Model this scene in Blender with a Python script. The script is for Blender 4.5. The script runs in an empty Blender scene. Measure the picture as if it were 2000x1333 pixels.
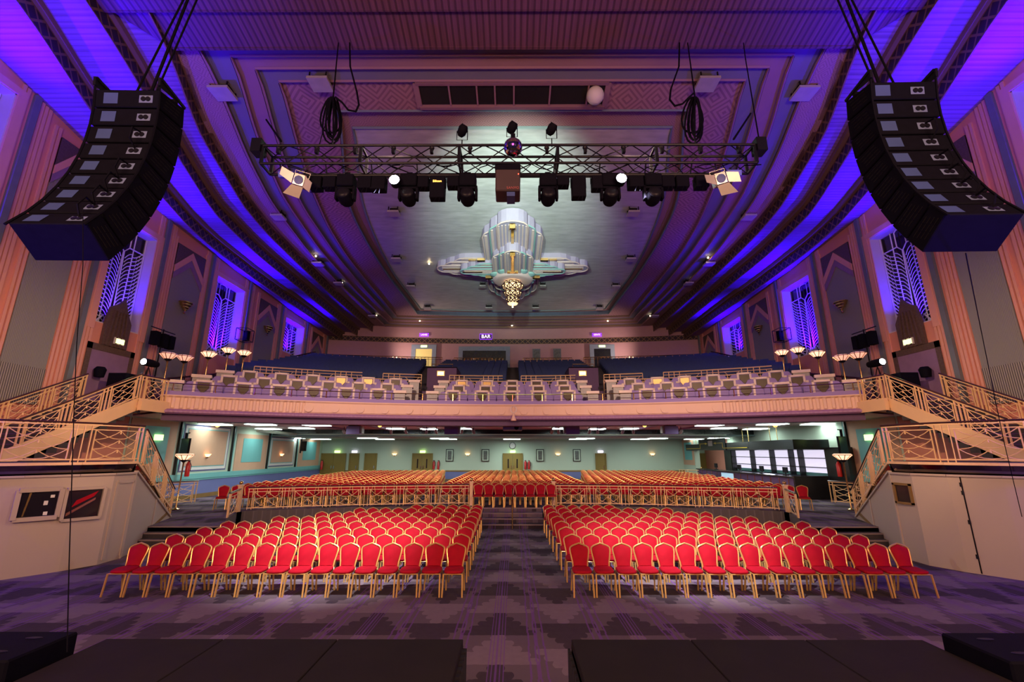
import bpy, math, random
from mathutils import Vector, Matrix
random.seed(7)
S = bpy.context.scene
COL = S.collection
PI = math.pi
S.view_settings.view_transform = 'Standard'
S.view_settings.look = 'None'
S.view_settings.gamma = 1
S.view_settings.use_curve_mapping = False
S.view_settings.exposure = 0.08
S.cycles.max_bounces = 5
S.cycles.diffuse_bounces = 3
S.cycles.glossy_bounces = 3
S.cycles.transmission_bounces = 4
S.cycles.caustics_reflective = False
S.cycles.caustics_refractive = False
S.cycles.sample_clamp_indirect = 4
S.cycles.use_denoising = True

# ---------------------------------------------------------------- camera
FPX = 880.0
TH = math.radians(13.9)
YAW = math.atan(3 / FPX)
CAM = Vector((.05, 0, 2.9))
cd = bpy.data.cameras.new('camera')
cam = bpy.data.objects.new('camera', cd)
COL.objects.link(cam)
cd.lens = FPX / 2000 * 36
cd.sensor_width = 36
cd.clip_start = .05
cd.clip_end = 200
cam.location = CAM
cam.rotation_euler = (PI / 2 + TH, 0, YAW)
S.camera = cam

def ray(px, py):
    x = (px - 1000) / FPX; y = (666.5 - py) / FPX
    f = math.cos(TH) - y * math.sin(TH); u = math.sin(TH) + y * math.cos(TH)
    c, s = math.cos(YAW), math.sin(YAW)
    return Vector((x * c - f * s, x * s + f * c, u))
def at_z(px, py, z):
    d = ray(px, py); return CAM + d * ((z - CAM.z) / d.z)
def at_y(px, py, Y):
    d = ray(px, py); return CAM + d * (Y / d.y)
def at_x(px, py, X):
    d = ray(px, py); return CAM + d * ((X - CAM.x) / d.x)
def proj(p):
    v = Vector(p) - CAM
    c, s = math.cos(YAW), math.sin(YAW)
    x = v.x * c + v.y * s; f = -v.x * s + v.y * c
    zc = f * math.cos(TH) + v.z * math.sin(TH); yc = -f * math.sin(TH) + v.z * math.cos(TH)
    return (1000 + FPX * x / zc, 666.5 - FPX * yc / zc)
ZW = [(4, 17.1), (6, 16.6), (9, 15.9), (11, 15.45), (13, 14.95), (15.2, 14.45), (19.4, 13.75), (25, 13.4), (31, 13.15), (42, 12.9)]
def interp(t, x):
    if x <= t[0][0]: return t[0][1]
    for (a, b), (c, d) in zip(t, t[1:]):
        if x <= c: return b + (d - b) * (x - a) / (c - a)
    return t[-1][1]
def zw(Y): return interp(ZW, Y)
def on_ceiling(px, py, off):
    d = ray(px, py); lo, hi = 1., 80.
    for _ in range(50):
        m = (lo + hi) / 2; p = CAM + d * m
        if p.z > zw(p.y) + off: hi = m
        else: lo = m
    return CAM + d * lo

# ---------------------------------------------------------------- mesh building
class MB:
    def __init__(s): s.v = []; s.f = []; s.m = []; s.uv = {}
    def add(s, vs, fs, mi=0):
        o = len(s.v); s.v += [tuple(v) for v in vs]
        for f in fs: s.f.append([i + o for i in f]); s.m.append(mi)
        return s
    def quad(s, a, b, c, d, mi=0, uv=None):
        s.add([a, b, c, d], [(0, 1, 2, 3)], mi)
        if uv: s.uv[len(s.f) - 1] = uv
        return s
    def box(s, c, d, rz=0, mi=0, rx=0):
        R = Matrix.Rotation(rz, 3, 'Z') @ Matrix.Rotation(rx, 3, 'X'); c = Vector(c)
        vs = [c + R @ Vector((x * d[0] / 2, y * d[1] / 2, z * d[2] / 2)) for z in (-1, 1) for x, y in ((-1, -1), (1, -1), (1, 1), (-1, 1))]
        return s.add(vs, [(0, 3, 2, 1), (4, 5, 6, 7), (0, 1, 5, 4), (1, 2, 6, 5), (2, 3, 7, 6), (3, 0, 4, 7)], mi)
    def bx(s, x0, x1, y0, y1, z0, z1, mi=0):
        return s.box(((x0 + x1) / 2, (y0 + y1) / 2, (z0 + z1) / 2), (abs(x1 - x0), abs(y1 - y0), abs(z1 - z0)), 0, mi)
    def beam(s, p, q, w, h, mi=0, up=(0, 0, 1)):
        p = Vector(p); q = Vector(q); d = (q - p).normalized(); up = Vector(up)
        sd = d.cross(up)
        if sd.length < 1e-3: sd = d.cross(Vector((0, 1, 0)))
        sd.normalize(); u = sd.cross(d).normalized()
        vs = [e + sd * (a * w / 2) + u * (b * h / 2) for e in (p, q) for a, b in ((-1, -1), (1, -1), (1, 1), (-1, 1))]
        return s.add(vs, [(0, 1, 2, 3), (7, 6, 5, 4), (0, 4, 5, 1), (1, 5, 6, 2), (2, 6, 7, 3), (3, 7, 4, 0)], mi)
    def tube(s, pts, r, n=6, mi=0, closed=False, flat=1.0):
        pts = [Vector(p) for p in pts]; k = len(pts); o = len(s.v); nrm = None
        for i, p in enumerate(pts):
            a = pts[(i - 1) % k] if closed or i > 0 else p; b = pts[(i + 1) % k] if closed or i < k - 1 else p
            d = (b - a).normalized()
            if nrm is None:
                nrm = d.cross(Vector((0, 0, 1)))
                if nrm.length < 1e-2: nrm = d.cross(Vector((0, 1, 0)))
            nrm = (nrm - d * nrm.dot(d)).normalized(); bn = d.cross(nrm)
            rr = r[i] if isinstance(r, (list, tuple)) else r
            for j in range(n):
                t = 2 * PI * j / n; s.v.append(tuple(p + nrm * (rr * math.cos(t)) + bn * (rr * flat * math.sin(t))))
        for i in range(k if closed else k - 1):
            for j in range(n):
                a = o + i * n + j; b = o + i * n + (j + 1) % n; i2 = (i + 1) % k
                s.f.append([a, b, o + i2 * n + (j + 1) % n, o + i2 * n + j]); s.m.append(mi)
        if not closed:
            s.f.append([o + j for j in range(n)][::-1]); s.m.append(mi)
            s.f.append([o + (k - 1) * n + j for j in range(n)]); s.m.append(mi)
        return s
    def lathe(s, prof, c=(0, 0, 0), n=12, mi=0, sx=1, sy=1):
        o = len(s.v); c = Vector(c)
        for r, z in prof:
            for j in range(n):
                t = 2 * PI * j / n; s.v.append((c.x + r * math.cos(t) * sx, c.y + r * math.sin(t) * sy, c.z + z))
        for i in range(len(prof) - 1):
            for j in range(n):
                s.f.append([o + i * n + j, o + i * n + (j + 1) % n, o + (i + 1) * n + (j + 1) % n, o + (i + 1) * n + j]); s.m.append(mi)
        s.f.append([o + j for j in range(n)][::-1]); s.m.append(mi)
        s.f.append([o + (len(prof) - 1) * n + j for j in range(n)]); s.m.append(mi)
        return s
    def sphere(s, c, r, n=12, mi=0, sz=1):
        k = n // 2
        return s.lathe([(max(1e-3, r * math.sin(PI * i / k)), -r * sz * math.cos(PI * i / k)) for i in range(k + 1)], c, n, mi)
    def prism(s, poly, fr, depth, mi=0):
        """poly: 2-D points; fr: (origin, axis u, axis v, axis n); extruded along n by depth."""
        o, u, v, n = [Vector(a) for a in fr]; k = len(poly)
        vs = [o + u * a + v * b for a, b in poly] + [o + u * a + v * b + n * depth for a, b in poly]
        s.add(vs, [list(range(k))[::-1], list(range(k, 2 * k))] + [[i, (i + 1) % k, (i + 1) % k + k, i + k] for i in range(k)], mi)
        return s
    def loft(s, rows, mi=0, closed=False):
        """rows of equal length joined by quads, with uv (u metres along the row, v row index)."""
        for ri, (A, B) in enumerate(zip(rows, rows[1:])):
            L = 0; n = len(A)
            for i in range(n - 1 + (1 if closed else 0)):
                j = (i + 1) % n; dl = (Vector(A[j]) - Vector(A[i])).length
                s.quad(A[i], A[j], B[j], B[i], mi, uv=((L, ri), (L + dl, ri), (L + dl, ri + 1), (L, ri + 1))); L += dl
        return s

def obj(name, mb, mats, parent=None, smooth=False, loc=None, bevel=0):
    me = bpy.data.meshes.new(name)
    me.from_pydata(mb.v, [], mb.f); me.update()
    if not isinstance(mats, (list, tuple)): mats = [mats]
    for m in mats: me.materials.append(m)
    if len(mats) > 1:
        for p, mi in zip(me.polygons, mb.m): p.material_index = mi
    if mb.uv:
        uvl = me.uv_layers.new(name='UVMap')
        for fi, uv in mb.uv.items():
            for k, li in enumerate(me.polygons[fi].loop_indices): uvl.data[li].uv = uv[k]
    if smooth:
        for p in me.polygons: p.use_smooth = True
        try: me.set_sharp_from_angle(angle=math.radians(40))
        except Exception: pass
    o = bpy.data.objects.new(name, me); COL.objects.link(o)
    if parent: o.parent = parent
    if loc: o.location = loc
    if bevel:
        b = o.modifiers.new('bevel', 'BEVEL'); b.width = bevel; b.segments = 1; b.limit_method = 'ANGLE'
    return o
def struct(name, mb, mats, parent=None, **k):
    o = obj(name, mb, mats, parent, **k)
    if not parent: o['kind'] = 'structure'
    return o
def tag(o, label, cat, group=None, kind=None):
    o['label'] = label; o['category'] = cat
    if group: o['group'] = group
    if kind: o['kind'] = kind
    return o
def thing(name, label, cat, loc=(0, 0, 0), rz=0, group=None):
    o = bpy.data.objects.new(name, None); COL.objects.link(o); o.empty_display_size = .1
    o.location = loc; o.rotation_euler = (0, 0, rz)
    return tag(o, label, cat, group)
def dup(root, loc=None, rz=None, label=None, group=None, rot=None, scale=None):
    def cp(o, par):
        c = o.copy(); COL.objects.link(c)
        if par: c.parent = par
        for ch in list(KIDS.get(o.name, ())): cp(ch, c)
        return c
    if root.name not in KIDS: index_kids(root)
    r = cp(root, None)
    if loc is not None: r.location = loc
    if rz is not None: r.rotation_euler = (0, 0, rz)
    if rot is not None: r.rotation_euler = rot
    if scale is not None: r.scale = scale
    if label: r['label'] = label
    if group: r['group'] = group
    return r
KIDS = {}
def index_kids(root):
    KIDS[root.name] = list(root.children)
    for c in root.children: index_kids(c)
ORD = ['', 'first', 'second', 'third', 'fourth', 'fifth', 'sixth', 'seventh', 'eighth', 'ninth', 'tenth', 'eleventh', 'twelfth', 'thirteenth', 'fourteenth', 'fifteenth', 'sixteenth', 'seventeenth', 'eighteenth', 'nineteenth', 'twentieth', 'twenty-first', 'twenty-second', 'twenty-third', 'twenty-fourth', 'twenty-fifth', 'twenty-sixth', 'twenty-seventh', 'twenty-eighth', 'twenty-ninth', 'thirtieth']
SIDE = {1: 'on the bar side', -1: 'opposite the bar side'}

# ---------------------------------------------------------------- materials
class NX:
    """tiny expression layer over Math nodes"""
    def __init__(s, t, k): s.t = t; s.k = k
    def op(s, o, *a):
        n = s.t.nodes.new('ShaderNodeMath'); n.operation = o
        for i, q in enumerate((s,) + a):
            if isinstance(q, NX): s.t.links.new(q.k, n.inputs[i])
            else: n.inputs[i].default_value = q
        return NX(s.t, n.outputs[0])
    def __add__(s, o): return s.op('ADD', o)
    def __sub__(s, o): return s.op('SUBTRACT', o)
    def __mul__(s, o): return s.op('MULTIPLY', o)
    def __truediv__(s, o): return s.op('DIVIDE', o)
    def fr(s): return s.op('FRACT')
    def fl(s): return s.op('FLOOR')
    def ab(s): return s.op('ABSOLUTE')
    def lt(s, o): return s.op('LESS_THAN', o)
    def gt(s, o): return s.op('GREATER_THAN', o)
    def mx(s, o): return s.op('MAXIMUM', o)
    def mn(s, o): return s.op('MINIMUM', o)
    def sin(s): return s.op('SINE')
def base(name, rough=.6, metal=0, spec=.5):
    m = bpy.data.materials.new(name); m.use_nodes = True; t = m.node_tree
    b = t.nodes['Principled BSDF']; b.inputs['Roughness'].default_value = rough; b.inputs['Metallic'].default_value = metal
    b.inputs['Specular IOR Level'].default_value = spec
    return m, t, b
def coords(t, kind='Object'):
    tc = t.nodes.new('ShaderNodeTexCoord'); sx = t.nodes.new('ShaderNodeSeparateXYZ')
    t.links.new(tc.outputs[kind], sx.inputs[0])
    return tc.outputs[kind], [NX(t, sx.outputs[i]) for i in range(3)]
def noise(t, co, scale, detail=3, stretch=None):
    if stretch:
        mp = t.nodes.new('ShaderNodeMapping'); mp.inputs['Scale'].default_value = stretch
        t.links.new(co, mp.inputs[0]); co = mp.outputs[0]
    n = t.nodes.new('ShaderNodeTexNoise'); n.inputs['Scale'].default_value = scale; n.inputs['Detail'].default_value = detail
    t.links.new(co, n.inputs['Vector']); return NX(t, n.outputs['Fac'])
def mixc(t, fac, a, b):
    n = t.nodes.new('ShaderNodeMix'); n.data_type = 'RGBA'
    if isinstance(fac, NX): t.links.new(fac.k, n.inputs[0])
    else: n.inputs[0].default_value = fac
    for q, i in ((a, 6), (b, 7)):
        if isinstance(q, tuple): n.inputs[i].default_value = (*q[:3], 1)
        else: t.links.new(q, n.inputs[i])
    return n.outputs[2]
def bump(t, b, h, dist=.01, st=1):
    n = t.nodes.new('ShaderNodeBump'); n.inputs['Distance'].default_value = dist; n.inputs['Strength'].default_value = st
    t.links.new(h.k, n.inputs['Height']); t.links.new(n.outputs[0], b.inputs['Normal'])
def mat(name, c, rough=.6, metal=0, var=.18, scale=3, bumpd=0, stretch=None, spec=.5):
    m, t, b = base(name, rough, metal, spec); co, _ = coords(t); n = noise(t, co, scale, 3, stretch)
    d = tuple(v * (1 - var) for v in c); l = tuple(min(1, v * (1 + var)) for v in c)
    t.links.new(mixc(t, n, d, l), b.inputs['Base Color'])
    if bumpd: bump(t, b, n, bumpd)
    return m
def emit(name, c, st, basec=None):
    m, t, b = base(name, .5); co, _ = coords(t); n = noise(t, co, 5)
    t.links.new(mixc(t, n * .1, c, c), b.inputs['Emission Color'])
    b.inputs['Base Color'].default_value = (*(basec or c), 1); b.inputs['Emission Strength'].default_value = st
    return m
def stripes(name, c1, c2, axis, period, duty=.5, rough=.6, bd=.01, metal=0, streak=None):
    """parallel ribs along an axis of object space"""
    m, t, b = base(name, rough, metal); co, c = coords(t)
    s = ((c[axis] / period).fr() - .5).ab() * 2
    k = s.lt(duty)
    a = mixc(t, k, c1, c2)
    if streak:
        n = noise(t, co, 1, 3, streak); a = mixc(t, (n - .35) * 1.6, a, tuple(v * .45 for v in c1))
    t.links.new(a, b.inputs['Base Color'])
    if bd: bump(t, b, s, bd)
    return m

def carpet_mat():
    m, t, b = base('patterned_carpet', .95, 0, .1); co, (x, y, z) = coords(t)
    n = noise(t, co, 9, 4)
    u = (((x + .2) / 2.25 + .5).fr() - .5).ab() * 2.25
    q = (y + (n - .5) * .05) / 1.05 + .1
    g = (q.fr()) * -1 + 1
    w = ((g * 5).fl() + 1) * .125 + ((g * 5).fr() * PI).sin() * .035 - .03
    ins = u.lt(w); idx = ((q * .5).fr()).lt(.5)
    q2 = q + .5; g2 = q2.fr(); idx2 = ((q2 * .5).fr()).lt(.5)
    w2 = ((g2 * 5).fl() + 1) * .11 + ((g2 * 5).fr() * PI).sin() * .03 - .03
    ins2 = (u * -1 + 1.125).lt(w2)
    dark = ins * idx + (ins * -1 + 1) * (ins2 * idx2 + (ins2 * -1 + 1) * .5)
    base_c = mixc(t, dark, (.19, .155, .17), (.05, .04, .048))
    base_c = mixc(t, (n - .3) * .4, base_c, (.09, .075, .09))
    l1 = (((u / .05).fr()).lt(.3)) * u.lt(.125)
    u2 = (u - .6).ab(); wig = ((y / 1.05).fr()).lt(.5) * .09
    l2 = (((u2 + wig) / .1).fr()).lt(.28) * u2.lt(.2)
    t.links.new(mixc(t, l1.mx(l2) * .7, base_c, (.16, .07, .27)), b.inputs['Base Color'])
    bump(t, b, noise(t, co, 220, 2), .003)
    return m
M = {}
M['carpet'] = carpet_mat()
M['pinkwall'] = mat('salmon_plaster', (.62, .25, .18), .75, var=.08, scale=1.2)
M['pinktrim'] = mat('pale_salmon_moulding', (.66, .32, .25), .65, var=.06)
M['flute'] = stripes('fluted_salmon_plaster', (.6, .25, .18), (.7, .36, .28), 1, .13, .5, .7, .02)
M['greypanel'] = stripes('grey_acoustic_panel', (.23, .23, .22), (.2, .2, .19), 1, .05, .4, .8, .004)
M['greyribs'] = stripes('ribbed_grey_grille', (.3, .28, .26), (.08, .075, .07), 1, .07, .45, .6, .01)
M['brownmos'] = mat('mottled_brown_mosaic', (.09, .055, .045), .6, var=.5, scale=14, bumpd=.01)
M['mauve'] = mat('mauve_chevron_plaster', (.22, .13, .25), .7)
M['conduit'] = mat('slate_blue_pilaster_strip', (.13, .15, .17), .5)
M['ceilside'] = stripes('ribbed_ceiling_board', (.27, .15, .36), (.19, .1, .27), 1, .17, .28, .6, .006, streak=(.15, 9, 1))
M['soffit'] = stripes('reeded_proscenium_soffit', (.15, .06, .14), (.06, .025, .06), 0, .2, .35, .6, .01, streak=(7, .2, 1))
M['ceilpink'] = mat('dusky_pink_ceiling_plaster', (.27, .15, .19), .75, var=.08, scale=1)
M['ceilblue'] = mat('slate_blue_ceiling_plaster', (.15, .15, .2), .75, var=.08, scale=1)
M['ceilbrown'] = mat('brown_ceiling_riser', (.17, .10, .065), .6, var=.15, scale=1)
M['cove'] = mat('blue_teal_cove', (.09, .13, .19), .6)
M['tealline'] = mat('teal_ceiling_moulding', (.14, .2, .2), .6)
M['silver'] = mat('silver_leaf_ceiling', (.46, .47, .46), .45, .15, var=.35, scale=2.2, bumpd=.01, stretch=(.55, 2.2, 1))
def fret_mat():
    m, t, b = base('gilt_fretwork_frieze', .5, .3); co, (u, v, w) = coords(t, 'UV')
    a = ((u / .5 + v * 1.0).fr() - .5).ab(); c = ((u / .5 - v * 1.0).fr() - .5).ab()
    k = (a.lt(.09)).mx(c.lt(.09)).mx(((v.fr()) - .5).ab().gt(.42))
    t.links.new(mixc(t, k, (.03, .018, .02), (.2, .12, .06)), b.inputs['Base Color'])
    bump(t, b, k, .02); return m
M['fret'] = fret_mat()
def scroll_mat(name, c1, c2, sc):
    m, t, b = base(name, .75); co, (x, y, z) = coords(t)
    n = noise(t, co, .6, 1)
    d = (((x + n * .2) / sc).fr() - .5).ab() + (((y + n * .2) / sc).fr() - .5).ab()
    k = ((d * 5).fr()).lt(.42)
    t.links.new(mixc(t, k, c1, c2), b.inputs['Base Color']); bump(t, b, k, .03); return m
M['greek'] = scroll_mat('greek_key_relief_panel', (.33, .18, .2), (.22, .11, .14), 1.15)
M['scroll'] = scroll_mat('scrolled_relief_band', (.34, .2, .2), (.27, .15, .16), .55)
M['cream'] = mat('cream_painted_plaster', (.44, .37, .31), .7, var=.05, scale=.8)
M['creamtrim'] = mat('cream_gloss_paint', (.78, .53, .3), .4, var=.05)
M['creamsatin'] = mat('cream_iron_paint', (.80, .54, .27), .42, .0, var=.06)
M['fascia'] = mat('peach_balcony_plaster', (.74, .51, .38), .65, var=.04, scale=1)
M['purple'] = mat('lilac_painted_panel', (.27, .19, .46), .6, var=.06, scale=1)
M['purple2'] = mat('violet_rim_paint', (.3, .15, .3), .5, var=.1)
M['purpled'] = mat('dark_purple_paint', (.09, .035, .11), .6)
M['gold'] = mat('polished_brass', (.72, .5, .2), .22, 1, var=.12, scale=6)
M['chairgold'] = mat('gold_lacquered_tube', (.74, .47, .15), .32, .5, var=.1, scale=8)
M['shield_dark'] = mat('darkened_gold_shield', (.03, .022, .012), .4, .6, var=.3, scale=7)  # shield gold painted near black so its reflections stay dim
M['brown'] = mat('dark_brown_handrail', (.07, .03, .03), .22, .2)
M['red'] = mat('crimson_velvet', (.34, .002, .014), .8, var=.22, scale=9, bumpd=.003, spec=.2)
M['blueseat'] = mat('navy_seat_cloth', (.03, .05, .13), .9, var=.2)
M['black'] = mat('black_speaker_paint', (.004, .004, .009), .75, var=.3, scale=10, spec=.06)
M['blackm'] = mat('black_gloss_metal', (.008, .008, .014), .4, .1, spec=.15)
M['greyblack'] = mat('charcoal_grille', (.012, .01, .01), .6, var=.3, scale=20, spec=.1)
M['stage'] = mat('worn_black_stage_board', (.014, .011, .011), .75, var=.3, scale=2, bumpd=.003, spec=.12)
M['drape'] = stripes('black_pleated_skirt', (.012, .01, .011), (.006, .005, .006), 1, .12, .5, .9, .03)
M['padded'] = stripes('grey_padded_wall', (.12, .1, .1), (.085, .07, .07), 0, .3, .85, .9, .02)
M['carpetwall'] = mat('taupe_carpet', (.12, .1, .09), .95, scale=30)
M['stepdark'] = mat('charcoal_stair_carpet', (.045, .04, .045), .95, scale=20)
M['nosing'] = mat('grey_stair_nosing', (.25, .2, .2), .6)
M['mint'] = mat('pale_mint_wall', (.5, .62, .5), .7, var=.04, scale=.6)
M['peach'] = mat('peach_wall_panel', (.58, .36, .24), .7, var=.05)
M['teal'] = mat('turquoise_wall_panel', (.16, .46, .46), .6, var=.05)
M['dado'] = mat('periwinkle_dado', (.14, .17, .4), .6, var=.05)
M['indigo'] = mat('indigo_frame_paint', (.1, .1, .24), .6)
M['white'] = mat('white_paint', (.7, .7, .68), .6, var=.05)
M['wood'] = mat('olive_oak_door', (.24, .17, .035), .45, var=.2, scale=2, stretch=(1, 1, .15))
M['woodtrim'] = mat('oak_skirting', (.22, .13, .04), .45, var=.2)
M['dark'] = mat('near_black_panel', (.012, .014, .016), .25)
M['stone'] = mat('grey_marble', (.3, .29, .26), .4, var=.3, scale=9)
M['grey'] = mat('grey_metal_housing', (.4, .38, .36), .5)
M['chrome'] = mat('bright_chrome', (.7, .7, .7), .15, 1)
M['softgrey'] = mat('label_plate_grey', (.04, .07, .22), .5)
M['mirror'] = mat('dark_mirror_band', (.28, .22, .2), .08, 1, var=.5, scale=1.5)
M['glassdark'] = mat('dark_window_glass', (.015, .012, .02), .08, 0, spec=.8)
M['redext'] = mat('fire_red_enamel', (.5, .02, .02), .3)
M['grille'] = mat('white_plaster_grille', (.6, .6, .62), .5, var=.05)
M['winreveal'] = mat('white_window_reveal', (.55, .5, .55), .7, var=.05)
M['tile'] = mat('mirror_tile', (.8, .8, .85), .04, 1, var=.05)
M['lilac'] = mat('lilac_plaster', (.38, .34, .46), .6, var=.06)
M['aqua'] = mat('aqua_plaster', (.25, .46, .43), .6, var=.06)
M['rose'] = mat('rose_plaster', (.62, .5, .46), .6, var=.06)
M['paint'] = mat('dim_fluted_plaster', (.42, .38, .38), .6, var=.06)
M['e_tube'] = emit('fluorescent_diffuser', (.85, 1, .95), 5)
M['e_warm'] = emit('warm_lamp_glass', (1, .5, .2), 4)
M['e_tor'] = emit('torchiere_glass', (1, .55, .36), 1.6)
M['e_torlow'] = emit('dim_torchiere_glass', (1, .5, .35), .8)
M['e_bulb'] = emit('warm_bulb', (1, .75, .4), 25)
M['e_chand'] = emit('chandelier_glass', (1, .66, .3), 1.7)
M['e_star'] = emit('white_lamp_lens', (.9, .96, 1), 40)
M['e_sign'] = emit('exit_sign_face', (.75, 1, .3), 2.5)
M['e_neon'] = emit('violet_neon', (.3, .04, 1), 2)
M['e_neonw'] = emit('white_neon', (.9, .75, 1), 1.6)
M['e_bar'] = emit('lit_bar_back_panel', (.8, .75, .95), .9)
M['e_amber'] = emit('amber_ceiling_bulb', (1, .5, .1), 3)
M['e_red'] = emit('red_indicator', (1, .1, .05), 3)
M['frameivory'] = mat('ivory_deco_frame', (.8, .66, .55), .6)
M['shield_bright'] = mat('lighter_gold_shield', (.30, .2, .07), .4, .8, var=.3)  # lighter copy of the same shield gold, brighter reflection put into the colour
M['picture'] = mat('dark_photo_print', (.1, .12, .11), .3, var=.9, scale=6)

LIGHTS = []
def light(kind, loc, color, power, target=None, size=.1, spot=60, blend=.6, name='lamp_light', sy=None):
    ld = bpy.data.lights.new(name, kind); ld.color = color; ld.energy = power
    if kind == 'AREA':
        ld.size = size
        if sy: ld.shape = 'RECTANGLE'; ld.size_y = sy
    else: ld.shadow_soft_size = size
    if kind == 'SPOT': ld.spot_size = math.radians(spot); ld.spot_blend = blend
    o = bpy.data.objects.new(name, ld); COL.objects.link(o); o.location = loc
    if target is not None:
        o.rotation_euler = (Vector(target) - Vector(loc)).to_track_quat('-Z', 'Y').to_euler()
    return o
# ================================================================ SHELL
WX = 16.5
# ---- lower floor, upper floor, stage
f = MB(); f.quad((-WX, -4, 0), (WX, -4, 0), (WX, 24, 0), (-WX, 24, 0)); struct('floor', f, M['carpet'])
ZU = .6
RAILC = (0, -9.0); 
def rail_pt(x, dr=0):
    R = 30.26 + dr
    return (x, RAILC[1] + math.sqrt(R * R - x * x))
arc = [rail_pt(x) for x in [-10.9 + 21.8 * i / 40 for i in range(41)]]
outline = [(-WX, 15.4), (-9.3, 15.4), (-10.3, 17.3)] + arc + [(10.3, 17.3), (9.3, 15.4), (WX, 15.4), (WX, 41), (-WX, 41)]
# centre steps cut in front of the arc between x = -1.9 and 1.9 (landing at upper level up to Y 20.4)
f = MB()
def poly_top(mb, pts, z, mi=0): mb.add([(x, y, z) for x, y in pts], [list(range(len(pts)))], mi)
# upper floor as strips (convex pieces)
xs = [-WX, -10.9] + [-10.9 + 21.8 * i / 40 for i in range(1, 41)] + [WX]
for a, b in zip(xs, xs[1:]):
    ya = 15.4 if a < -10.8 and b < -10.8 or a >= 10.8 else rail_pt(a)[1]; yb = 15.4 if (a < -10.95) or b > 10.95 else rail_pt(b)[1]
    if a == -WX or b == WX: ya = yb = 15.4
    f.quad((a, ya, ZU), (b, yb, ZU), (b, 41, ZU), (a, 41, ZU))
for s in (-1, 1):
    t = [(s * 10.9, 15.4, ZU), (s * 9.3, 15.4, ZU), (s * 10.3, 17.3, ZU), (s * 10.9, 18.9, ZU)]
    f.add(t if s < 0 else t[::-1], [(0, 1, 2, 3)][::1])
struct('floor', f, M['carpet'])
f = MB()
for pts in ([p for p in arc if p[0] < -1.2], [p for p in arc if p[0] > 1.2]): f.loft([[(x, y, 0) for x, y in pts], [(x, y, ZU) for x, y in pts]])
struct('wall_pit_front', f, M['padded'])
f = MB()
for s in (-1, 1):
    f.loft([[(s * 9.3, 15.4, 0), (s * 10.3, 17.3, 0), (s * 10.9, 18.9, 0)], [(s * 9.3, 15.4, ZU), (s * 10.3, 17.3, ZU), (s * 10.9, 18.9, ZU)]])
struct('wall_pit_side', f, M['carpetwall'])
def steps(name, label, x0, x1, y0, tread, z0, rise, n, m=None, nos=None, back=None, grp=None):
    t = thing(name, label, 'steps', ((x0 + x1) / 2, y0, z0), 0, grp); w = (x1 - x0) / 2
    a = MB(); b = MB()
    for i in range(n):
        a.bx(-w, w, i * tread, (back if back is not None else n * tread), i * rise if i else 0, (i + 1) * rise)
        b.bx(-w, w, i * tread - .012, i * tread + .05, (i + 1) * rise - .035, (i + 1) * rise + .006)
    obj('treads', a, m or M['carpet'], t); obj('nosing_strips', b, nos or M['nosing'], t)
    return t
steps('carpeted_steps', 'short flight of carpeted steps in the middle aisle', -1.25, 1.25, 18.9, .5, 0, .15, 4, back=2.35)
for s in (-1, 1):
    steps('carpeted_steps', 'dark carpeted steps beside the cream stair wall ' + SIDE[s], *sorted((s * 9.33, s * 12.3)), 14.5, .3, 0, .15, 4, m=M['stepdark'], back=.9 + 0, grp=None)
hr = MB()
hr.tube([(0, 18.75, .02), (0, 18.75, .85), (0, 20.25, 1.4), (0, 20.25, .45)], .022, 8)
tag(obj('centre_handrail', hr, M['gold'], smooth=True), 'slim brass handrail on the steps of the middle aisle', 'handrail')
# main stage (camera stands on it) and its two forward wings of decks
b = MB(); b.bx(-9, 9, -4, 3.2, 0, 1.2); struct('floor_stage', b, M['stage'])
def deck_row(s, x0, xs_, lab):
    for i, (a, c) in enumerate(zip(xs_, xs_[1:])):
        lo, hi = min(a, c), max(a, c)
        t = thing('stage_deck', lab[i], 'stage deck', ((a + c) / 2, 3.98, 0), 0, 'black stage decks in front of the stage')
        w = (hi - lo) / 2 - .004
        m = MB(); m.bx(-w, w, -.77, .79, 1.13, 1.2); obj('deck_top', m, M['stage'], t, bevel=.006)
        m = MB()
        if i == 0:
            e = -s * (w + .0); 
            m.bx(e - .01, e + .035 * -s, -.77, .80, .02, 1.12)
        m.bx(-w, w, .79, .81, .02, 1.14)
        obj('skirt', m, M['drape'], t)
        for a1 in (-1, 1):
            for b1 in (-1, 1):
                l = MB(); l.tube([(a1 * (w - .06), b1 * .7, 0), (a1 * (w - .06), b1 * .7, 1.13)], .024, 6); obj('leg', l, M['blackm'], t)
q = ['black stage deck beside the carpet gap, {}', 'black stage deck in the middle of its row of three, {}', 'black stage deck next to the bass speaker, {}']
deck_row(-1, 0, [-.42, -1.6, -2.67, -3.78], [x.format('away from the bar side') for x in q])
deck_row(1, 0, [.585, 1.7, 2.77, 3.87], [x.format('toward the bar side') for x in q])
for s in (-1, 1):
    t = thing('bass_speaker', 'black bass speaker cabinet with hand slots, beside the stage decks ' + SIDE[s], 'speaker', (s * 4.83, 4.3, 0), 0, 'bass speakers beside the decks')
    m = MB(); m.bx(-.93, .93, -.3, .3, .0, 1.32); obj('cabinet', m, M['black'], t, bevel=.015)
    m = MB(); m.bx(-.9, .9, .3, .32, .05, 1.28); obj('grille', m, M['greyblack'], t)
    for dy in (-.14, .14):
        m = MB(); m.lathe([(.07, 0), (.075, .004), (.06, .006)], (-s * .68, dy, 1.32), 14, sx=1, sy=.35); obj('handle', m, M['blackm'], t)

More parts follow.
